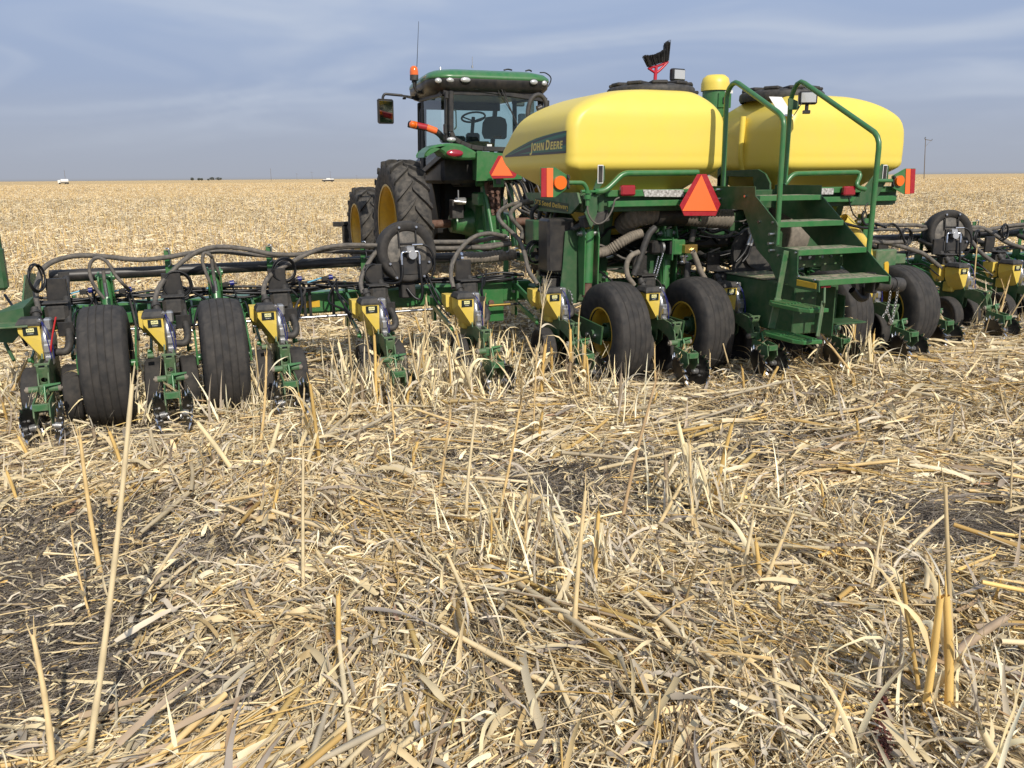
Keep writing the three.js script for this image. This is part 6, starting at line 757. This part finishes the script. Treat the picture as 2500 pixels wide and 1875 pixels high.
{ const p = [-1.624, 2.635, -6.85], put = (g) => g.rotateX(0.14).translate(p[0], p[1] + 0.005, p[2]); const f = tm('mirror', [put(plateZ(0, [[-0.10, -0.19], [0.11, -0.19], [0.125, -0.17], [0.12, 0.15], [0.10, 0.17], [-0.10, 0.175], [-0.125, 0.155], [-0.12, -0.17]], 0.05))], M.black); mesh('mirror_glass', [put(plateZ(0.052, [[-0.095, -0.17], [0.105, -0.17], [0.102, 0.145], [-0.102, 0.15]], 0.003))], M.mirror, f); }
tm('cab_handrail', [pipe([[-0.988, 2.686, -6.8], [-1.047, 2.691, -6.8], [-1.076, 2.618, -6.8], [-1.094, 2.283, -6.8], [-1.095, 1.895, -6.8]], 0.02, 0.05)], M.black); tm('door_latch', [cbox(0.07, 0.16, 0.06, ...[-1.029, 2.024, -6.78], 0.02)], M.black);
// inside the cab
tm('operator_seat', [hull([[-0.164, 2.221, -6.45], [-0.203, 2.306, -6.45], [-0.187, 2.459, -6.45], [-0.131, 2.545, -6.45], [-0.036, 2.559, -6.45], [0.114, 2.558, -6.45], [0.196, 2.526, -6.45], [0.222, 2.434, -6.45], [0.213, 2.249, -6.45], [0.179, 2.217, -6.45], [-0.11, 2.228, -6.6], [-0.15, 2.314, -6.6], [-0.133, 2.468, -6.6], [-0.077, 2.555, -6.6], [0.17, 2.569, -6.6], [0.253, 2.536, -6.6], [0.272, 2.256, -6.6]]), cbox(0.52, 0.14, 0.5, TX + 0.02, 2.12, -6.75, 0.04), cbox(0.35, 0.10, 0.3, TX - 0.30, 2.22, -6.7, 0.04)], M.seat);
{ const c = [-0.146, 2.58, -7]; tm('steering_wheel', [new THREE.TorusGeometry(0.19, 0.016, 8, 30).rotateX(Math.PI / 2 - 0.35).translate(...c), bar(c, [c[0] + 0.0, c[1] - 0.36, c[2] - 0.12], 0.03), bar([c[0] - 0.18, c[1], c[2]], [c[0], c[1] - 0.06, c[2]], 0.012, 6), bar([c[0] + 0.18, c[1], c[2]], [c[0], c[1] - 0.06, c[2]], 0.012, 6), cbox(0.22, 0.16, 0.12, c[0] - 0.0, c[1] - 0.32, c[2] - 0.05, 0.03), cbox(0.3, 0.20, 0.2, c[0], c[1] - 0.5, c[2] - 0.1, 0.03)], M.interior); }
tm('cab_console', [hull([[0.108, 2.084, -6.2], [0.259, 2.097, -6.2], [0.384, 2.294, -6.2], [0.328, 2.208, -6.2], [0.322, 2.096, -6.5], [0.507, 2.534, -6.5], [0.57, 2.473, -6.5], [0.604, 2.097, -6.5]]), cbox(0.16, 0.22, 0.10, ...[0.562, 2.51, -6.6], 0.02), cbox(0.1, 0.5, 0.08, ...[0.732, 2.677, -6.7], 0.02), cbox(0.20, 0.25, 0.06, ...[0.6, 2.879, -6.9], 0.02)], M.interior);
tm('interior_mirror', [cbox(0.18, 0.085, 0.03, ...[0.29, 2.867, -7], 0.015)], M.interior); tm('sun_blind', [cbox(1.3, 0.12, 0.04, TX, 2.75, -7.1, 0.01)], M.interior);
tm('window_motor', [bar([[-0.583, 2.959, -5.57], [-0.585, 2.854, -5.57]], 0.03, 14), bar([[0.059, 2.951, -5.57], [0.059, 2.855, -5.57]], 0.03, 14), cbox(0.10, 0.04, 0.04, ...[-0.781, 2.904, -5.57], 0.01)], M.black); tm('rear_wiper', [beam([[-0.298, 2.905, -5.55], [-0.073, 2.578, -5.55]], 0.008, 0.01), beam([[-0.214, 2.873, -5.54], [0.037, 2.374, -5.54]], 0.012, 0.02), beam([[-0.197, 2.969, -5.55], [-0.111, 2.691, -5.55]], 0.008, 0.01)], M.black);
tm('window_hinge', [cbox(0.05, 0.10, 0.05, ...[-1.039, 2.768, -5.55], 0.01), cbox(0.05, 0.14, 0.05, ...[-1.07, 2.309, -5.55], 0.01)], M.black); tm('window_handle', [pipe([[-0.894, 2.582, -5.68], [-0.864, 2.572, -5.68], [-0.863, 2.346, -5.68], [-0.895, 2.312, -5.68]], 0.010, 0.02, 6)], M.interior);
{ const t = canvasTex(256, 64, (g) => { g.clearRect(0, 0, 256, 64); g.fillStyle = '#1a1c1b'; g.font = 'bold 54px sans-serif'; g.fillText('101558', 18, 52); }); const p = [-0.251, 2.209, -5.598]; tm('window_number', [new THREE.PlaneGeometry(0.20, 0.05).translate(p[0], p[1], p[2])], new THREE.MeshStandardMaterial({ map: t, transparent: true, alphaTest: 0.5, roughness: 0.6 }), tractor, true); const q = [-0.388, 2.093, -5.596]; tm('window_sticker', [cbox(0.075, 0.03, 0.003, ...q, 0.0005)], M.whiteSticker); }
// bonnet, front axle and the bar across the front
tm('bonnet', [slab([[1.15, 0.36, -10.3, -7.5, 0.15], [1.5, 0.40, -10.4, -7.5, 0.18], [1.85, 0.38, -10.3, -7.5, 0.2], [1.95, 0.28, -10.1, -7.55, 0.2]], 6, 8, TX)], M.green); tm('front_axle', [beam([-1.3, 0.70, -9.3], [0.7, 0.70, -9.3], 0.2, 0.2), cbox(0.5, 0.5, 2.2, TX, 0.85, -9.0, 0.04), beam([-1.95, 0.78, -10.2], [-0.2, 0.78, -10.2], 0.12, 0.09), cbox(0.12, 0.45, 0.12, -1.72, 0.55, -10.2, 0.01), beam([-0.3, 0.8, -10.2], [-0.3, 0.8, -9.0], 0.2, 0.2)], M.black);

// ---------------------------------------------------------------- the broom
{
  const b = thing('broom', 'upturned angled broom with black bristles and red handle stuck on the left seed tank', 'broom', [-0.498, 2.453, -0.8]), o = [-0.498, 2.453, -0.8];
  const bm = (n, l, m) => { const q = mesh(n, l, m, b); q.position.set(-o[0], -o[1], -o[2]); return q; };
  bm('handle', [bar([[-0.497, 2.432, -0.8], [-0.49, 2.582, -0.8]], 0.016, 12)], M.broomRed);
  bm('yoke', [tube([[-0.493, 2.561, -0.8], [-0.537, 2.584, -0.8], [-0.568, 2.601, -0.8], [-0.53, 2.609, -0.8], [-0.461, 2.626, -0.8], [-0.401, 2.65, -0.8], [-0.362, 2.669, -0.8], [-0.4, 2.628, -0.8], [-0.45, 2.584, -0.8], [-0.484, 2.561, -0.8]], 0.012, 50, 8), bar([[-0.489, 2.568, -0.8], [-0.483, 2.632, -0.8]], 0.015, 10)], M.broomRed);
  const A = V([-0.571, 2.611, -0.8]), B = V([-0.362, 2.673, -0.8]), C = V([-0.626, 2.705, -0.8]), D = V([-0.355, 2.801, -0.8]), R = rng(8), list = [];
  for (let i = 0; i < 420; i++) { const t = R(), w = (R() - 0.5) * 0.05, a = A.clone().lerp(B, t), c = C.clone().lerp(D, t); c.y -= 0.03 * Math.sin(t * 3.14); if (t > 0.84) c.y += 0.035 + 0.02 * R(); c.y += (R() - 0.5) * 0.016; c.x += (R() - 0.5) * 0.012; list.push(bar([a.x, a.y, a.z + w], [c.x, c.y, c.z + w * 1.5], 0.0035, 3)); }
  bm('bristles', list, M.black);
}
// ---------------------------------------------------------------- single stalks left standing
{
  const S = [
    [[-5.119, 0.000, 3.911], [-4.896, 1.058, 3.716], 0.010, 'tallest leaning stalk, rising at the left from the bottom edge past the first tyre'],
    [[-5.184, 0.000, 2.584], [-5.210, 0.549, 2.428], 0.011, 'thick yellow stalk leaning left, rooted at the dark bare patch on the left'],
    [[-4.397, 0.000, 3.129], [-4.344, 0.546, 3.004], 0.008, 'straight upright stalk in the left middle foreground, below the third row unit'],
    [[-3.556, 0.000, 3.912], [-3.463, 0.545, 3.803], 0.010, 'tall upright stalk with peeling leaf in the centre of the foreground straw'],
    [[-2.922, 0.000, 3.095], [-2.702, 0.679, 3.000], 0.009, 'long brownish stalk leaning right, top in front of the left centre wheel'],
    [[-2.604, 0.000, 3.226], [-2.579, 0.404, 3.128], 0.010, 'upright bundle-like stalk with thin leaves sprouting, right of the foreground centre'],
    [[-2.740, 0.000, 1.617], [-2.667, 0.547, 1.500], 0.006, 'slim straight stalk whose tip reaches the closing wheels of the sixth row unit'],
    [[-2.807, 0.000, 3.197], [-2.655, 0.240, 3.192], 0.011, 'short thick pale stalk leaning right beside the leafy bundle-like stalk'],
    [[-3.583, 0.000, 2.341], [-3.488, 0.429, 2.264], 0.008, 'stalk leaning slightly right, below the fifth row unit'],
    [[-3.608, 0.000, 2.846], [-3.505, 0.574, 2.734], 0.009, 'grey-based stalk in the middle distance, left one of a close leaning pair'],
    [[-3.514, 0.000, 2.939], [-3.335, 0.586, 2.853], 0.008, 'pale stalk leaning right, right one of a close leaning pair'],
    [[-4.391, 0.000, 1.121], [-4.295, 0.561, 1.009], 0.010, 'stalk beside the third row unit, right of the second wide tyre'],
    [[-3.579, 0.000, 1.356], [-3.570, 0.368, 1.262], 0.008, 'upright stalk close below the fourth row unit'],
    [[-2.673, 0.000, 3.829], [-2.527, 0.307, 3.804], 0.010, 'yellow stalk leaning right in the right foreground'],
    [[-2.283, 0.000, 4.004], [-2.216, 0.258, 3.961], 0.007, 'thin yellow stalk at the right, standing between lying stems'],
    [[-2.737, 0.000, 3.773], [-2.663, 0.273, 3.729], 0.010, 'stalk standing just left of the yellow leaning stalk in the right foreground'],
    [[-2.508, 0.000, 4.522], [-2.265, 0.189, 4.567], 0.019, 'thickest grey-brown stalk, leaning far right near the lower right edge'],
    [[-3.127, -0.000, 4.710], [-3.065, 0.186, 4.685], 0.008, 'pale stalk near the bottom edge, left of the dark red seed head'],
    [[-5.212, 0.000, 3.915], [-5.227, 0.371, 3.810], 0.010, 'stalk leaning left in the bottom left corner'],
    [[-5.196, 0.000, 2.958], [-5.232, 0.288, 2.867], 0.005, 'thin pale stick leaning left below the dark bare patch'],
    [[-4.980, 0.000, 2.879], [-4.826, 0.228, 2.878], 0.009, 'stalk leaning right beside the tallest leaning stalk'],
    [[-3.489, 0.000, 3.274], [-3.440, 0.295, 3.214], 0.007, 'short upright stalk just left of the tall central stalk'],
    [[3.084, 0.000, -0.118], [3.242, 0.855, -0.284], 0.010, 'tall stalk before the far right row unit, its tip by the round black fan'],
    [[3.179, 0.000, 0.136], [3.353, 0.543, 0.059], 0.012, 'forked thick stalk in front of the yellow hopper nearest the right edge'],
    [[-2.766, 0.000, -0.557], [-2.772, 0.620, -0.725], 0.010, 'stalk leaning left between the fourth and fifth row units'],
    [[-2.660, 0.000, -0.762], [-2.585, 0.592, -0.890], 0.010, 'ragged stalk just left of the fifth row unit'],
    [[-2.724, 0.000, -0.034], [-2.674, 0.636, -0.184], 0.009, 'curly-leaved stalk right in front of the fifth yellow hopper'],
    [[-2.597, 0.000, 0.171], [-2.500, 0.671, 0.030], 0.009, 'stalk with dry bunch at its foot, right of the fifth yellow hopper'],
    [[-2.188, 0.000, 0.346], [-2.038, 0.781, 0.197], 0.006, 'slim stalk with a feathery tip crossing the sixth yellow hopper'],
    [[-1.903, 0.000, -0.818], [-1.871, 0.250, -0.872], 0.008, 'short stub with a crooked side twig between the fifth and sixth row units'],
    [[-5.182, 0.000, -0.239], [-5.147, 0.276, -0.299], 0.009, 'stub standing right of the first wide tyre'],
    [[-5.124, 0.000, -0.561], [-5.031, 0.246, -0.590], 0.009, 'stub leaning right against the second row unit'],
    [[-1.896, 0.000, 0.501], [-1.827, 0.545, 0.383], 0.009, 'stalk in front of the left sidewall of the left centre wheel'],
    [[-1.298, 0.000, 0.714], [-1.278, 0.299, 0.642], 0.008, 'stub in front of the toothed wheels between the two left centre wheels'],
    [[0.333, 0.000, 1.160], [0.094, 0.374, 0.967], 0.012, 'stalk leaning left against the foot of the green steps'],
    [[-6.040, 0.000, -0.449], [-5.843, 0.373, -0.471], 0.012, 'stalk leaning right at the left edge, beside the first row unit'],
  ];
  const dry = new THREE.MeshStandardMaterial({ vertexColors: true, roughness: 0.7, side: THREE.DoubleSide });
  S.forEach(([a, b, r, lab], i) => {
    const R = rng(900 + i), A = V(a), Bv = V(b), d = Bv.clone().sub(A), L = d.length(); d.normalize(); A.addScaledVector(d, -0.04);
    const t = thing('stubble_stalk', lab, 'stalk', a, 'single dry stalks left standing in the foreground');
    const col = i === 16 ? [0.42, 0.31, 0.21] : i === 4 ? [0.46, 0.31, 0.16] : pick(R, [[0.66, 0.46, 0.20], [0.70, 0.53, 0.28], [0.60, 0.42, 0.19], [0.68, 0.55, 0.33]]);
    const st = new Bits(); st.stick(A, Bv, r, col, 8, r * 0.62, (R() - 0.5) * 0.03, 3 + Math.floor(L * 5));
    for (let k = 0; k < 3; k++) st.stick(Bv.clone().addScaledVector(d, -0.03), Bv.clone().addScaledVector(d, 0.02 + R() * 0.06).add(vec((R() - 0.5) * 0.03, 0, (R() - 0.5) * 0.03)), r * 0.35, col, 3, r * 0.1);
    const put = (name, bits) => { const m = new THREE.Mesh(bits.geo(), dry); m.name = name; m.castShadow = m.receiveShadow = true; m.position.set(-a[0], -a[1], -a[2]); t.add(m); };
    put('stem', st);
    const n = 2 + Math.floor(R() * 4);
    for (let k = 0; k < n; k++) { const lf = new Bits(), q = R() * 6.28, e = vec(Math.cos(q) * 0.8, 0.7 - R() * 1.5, Math.sin(q) * 0.8).normalize(), o = A.clone().addScaledVector(d, L * (0.1 + R() * 0.75)); lf.ribbon(o, e, vec(-e.x * 0.4, 1, -e.z * 0.4).normalize(), 0.08 + R() * 0.2, 0.008 + R() * 0.014, { arch: R() * 0.06, curl: (R() - 0.5) * 0.15, twist: (R() - 0.5) * 6, roll: R() * 3, taper: true }, shade(R, pick(R, LEAF)), 8); put('leaf', lf); }
    if (i === 23 || i === 29) { const f = new Bits(), m = A.clone().addScaledVector(d, L * 0.75); f.stick(m, m.clone().add(vec(i === 23 ? -0.10 : -0.12, 0.20, 0)), r * 0.6, col, 6, r * 0.3, 0.01, 2); put('side_twig', f); }
    if (i === 5 || i === 28) { const f = new Bits(); for (let k = 0; k < 26; k++) { const q = R() * 6.28, o = A.clone().addScaledVector(d, L * (i === 5 ? 0.35 + R() * 0.3 : 0.82 + R() * 0.15)); f.stick(o, o.clone().addScaledVector(d, 0.08 + R() * 0.14).add(vec(Math.cos(q) * 0.05, 0, Math.sin(q) * 0.05)), 0.0022, shade(R, pick(R, LEAF)), 3, 0.001, 0.01); } put('dry_spray', f); }
  });
}
// a dark red seed head lying in the straw
{
  const [p0, p1] = [[-2.807, 0.05, 4.581], [-3.053, 0.05, 4.844]], t = thing('sorghum_plume', 'dark red sorghum seed head lying in straw near the bottom right corner', 'sorghum head', p0), R = rng(55), g = [];
  for (let i = 0; i < 520; i++) { const u = R(), q = R() * 6.28, r = 0.024 * Math.sqrt(R()) * (0.6 + Math.sin(u * 3.1) * 0.6); g.push(new THREE.IcosahedronGeometry(0.0032 + R() * 0.0012, 0).translate((p1[0] - p0[0]) * u + Math.cos(q) * r * 1.2, (p1[1] - p0[1]) * u + Math.sin(q) * r * 0.8 + 0.01, (p1[2] - p0[2]) * u + (R() - 0.5) * 0.02)); }
  const m = mesh('seeds', g, dusty([0.10, 0.022, 0.016], 0.5, 44, { roughness: 0.7, rep: 20 }, [0.22, 0.09, 0.06]), t); m.userData.kind = 'stuff';
  mesh('stem', [tube([[0, 0.02, 0], [(p0[0] - p1[0]) * 0.3, 0.03, (p0[2] - p1[2]) * 0.3], [(p0[0] - p1[0]) * 0.7 + 0.05, 0.02, (p0[2] - p1[2]) * 0.7]], 0.005, 12, 6)], M.ribHose, t);
}
// ---------------------------------------------------------------- far things along the horizon
{
  const [v] = [[-50.5, 0.2, -421.2]], t = thing('tank_truck', 'white tank vehicle far off on the horizon at the left', 'truck', v), face = Math.atan2(v[0] - EYE.x, v[2] - EYE.z); t.rotation.y = face;
  mesh('tank', [latheX([[0, -1.6], [0.75, -1.55], [0.82, -1.4], [0.82, 1.4], [0.75, 1.55], [0, 1.6]], 20).translate(-0.3, 1.45, 0)], M.whiteSticker, t); mesh('cab', [cbox(1.1, 1.5, 1.8, 1.9, 1.1, 0, 0.15)], M.whiteSticker, t); mesh('chassis', [cbox(4.4, 0.25, 1.2, 0.2, 0.55, 0, 0.05)], M.black, t);
  for (const x of [-1.5, -0.6, 1.7]) mesh('wheel', [disc('z', 0.42, 1.8, x, 0.35, 0, 16)], M.rubber, t);
  const [w] = [[60.5, 0.2, -388.3]], u = thing('parked_pickup', 'small white pickup parked far off on the horizon left of the tractor', 'pickup', w); u.rotation.y = Math.atan2(w[0] - EYE.x, w[2] - EYE.z);
  mesh('body', [cbox(5.4, 0.65, 1.8, 0, 0.75, 0, 0.12)], M.black, u); mesh('cab', [hull([[-1.1, 1.0, -0.8], [1.1, 1.0, -0.8], [-0.8, 1.75, -0.7], [0.6, 1.75, -0.7], [-1.1, 1.0, 0.8], [1.1, 1.0, 0.8], [-0.8, 1.75, 0.7], [0.6, 1.75, 0.7]])], M.whiteSticker, u); mesh('bed_load', [cbox(1.7, 0.6, 1.5, -1.7, 1.25, 0, 0.1)], M.whiteSticker, u); mesh('bonnet', [cbox(1.4, 0.3, 1.7, 1.7, 1.05, 0, 0.1)], M.whiteSticker, u);
  for (const x of [-1.7, 1.7]) mesh('wheel', [disc('z', 0.4, 1.85, x, 0.4, 0, 16)], M.rubber, u);
  const wood = dusty([0.11, 0.085, 0.065], 0.4, 61, { roughness: 0.9 }), grp1 = 'utility poles along the horizon';
  const poles = [[[[182.2, 0.2, -167.2]], 10.6, 'wooden power pole with a crossarm standing out at the right, beyond the right tank', 0.9], [[[-71.8, 0.2, -630.2]], 8.6, 'thin pole behind the white tank vehicle at the far left', 0], [[[58.0, 0.2, -610.5]], 8.8, 'lone thin pole on the horizon between the far trees and the pickup', 0], [[[137.3, 0.2, -1084.5]], 8, 'tiny far pole, next one right of the lone thin pole', 1.5], [[[140.9, 0.2, -983.0]], 9, 'tiny far pole just left of the pickup', 1.5], [[[161.2, 0.2, -979.8]], 9.5, 'tiny far pole rising right behind the pickup', 1.5], [[[229.1, 0.2, -1170.7]], 6, 'tiny far pole right of the pickup, close to the front tyre', 1.2]];
  for (const [[p], h, lab, arm] of poles) { const q = thing('utility_pole', lab, 'pole', p, grp1); q.rotation.y = Math.atan2(p[0] - EYE.x, p[2] - EYE.z); mesh('pole', [bar([0, -0.3, 0], [h > 10 ? 0.7 : 0, h, 0], 0.12, 8, 0.08)], wood, q); if (arm) { mesh('crossarm', [beam([-arm, h - 0.6, 0.1], [arm, h - 0.2, 0.1], 0.12, 0.14)], wood, q); mesh('insulators', [[-arm, h - 0.45], [arm, h - 0.05], [h > 10 ? 0.7 : 0, h + 0.1]].map(([x, y]) => bar([x, y, 0.1], [x, y + 0.3, 0.1], 0.09, 6)), M.interior, q); if (h > 10) mesh('arm_brace', [bar([0.5, h - 2, 0.1], [-arm * 0.6, h - 0.7, 0.1], 0.05, 6), bar([0.55, h - 2, 0.1], [arm * 0.8, h - 0.4, 0.1], 0.05, 6)], M.castAlloy, q); } }
  const leaf = plain([0.07, 0.078, 0.068], 0.9), bark = plain([0.07, 0.055, 0.045], 0.9);
  [[[[22.7, 0.2, -1493.4]], 3, 5.4, 'first of the far trees from the left, a small round one'], [[[32.8, 0.2, -1493.2]], 2.6, 4.4, 'second of the far trees from the left, close to the third'], [[[37.2, 0.2, -1493.1]], 2.4, 4.4, 'third of the far trees from the left'], [[[47.3, 0.2, -1492.8]], 1.6, 3, 'smallest far tree, fourth from the left'], [[[53.1, 0.2, -1492.6]], 4.4, 5.6, 'wide far tree, second from the right of the row'], [[[63.9, 0.2, -1492.1]], 5.4, 5.4, 'widest far tree at the right end of the row']].forEach(([[p], w, h, lab], i) => {
    const t = thing('far_tree', lab, 'tree', p, 'dark trees on the far horizon'), R = rng(700 + i), g = [];
    for (let k = 0; k < 130; k++) { const q = R() * 6.28, e = Math.acos(1 - 2 * R()), r = Math.cbrt(R()), s = 0.35 + R() * 0.55; g.push(new THREE.TetrahedronGeometry(s).rotateX(R() * 6).rotateY(R() * 6).translate(Math.cos(q) * Math.sin(e) * r * w, h * 0.58 + Math.cos(e) * r * h * 0.42, Math.sin(q) * Math.sin(e) * r * w * 0.6)); }
    mesh('crown', g, leaf, t); mesh('trunk', [bar([0, -0.3, 0], [0, h * 0.5, 0], 0.28, 7, 0.15), bar([0, h * 0.3, 0], [w * 0.4, h * 0.6, 0], 0.14, 6, 0.08)], bark, t);
  });
}

scene.updateMatrixWorld(true);
renderer.render(scene, camera);
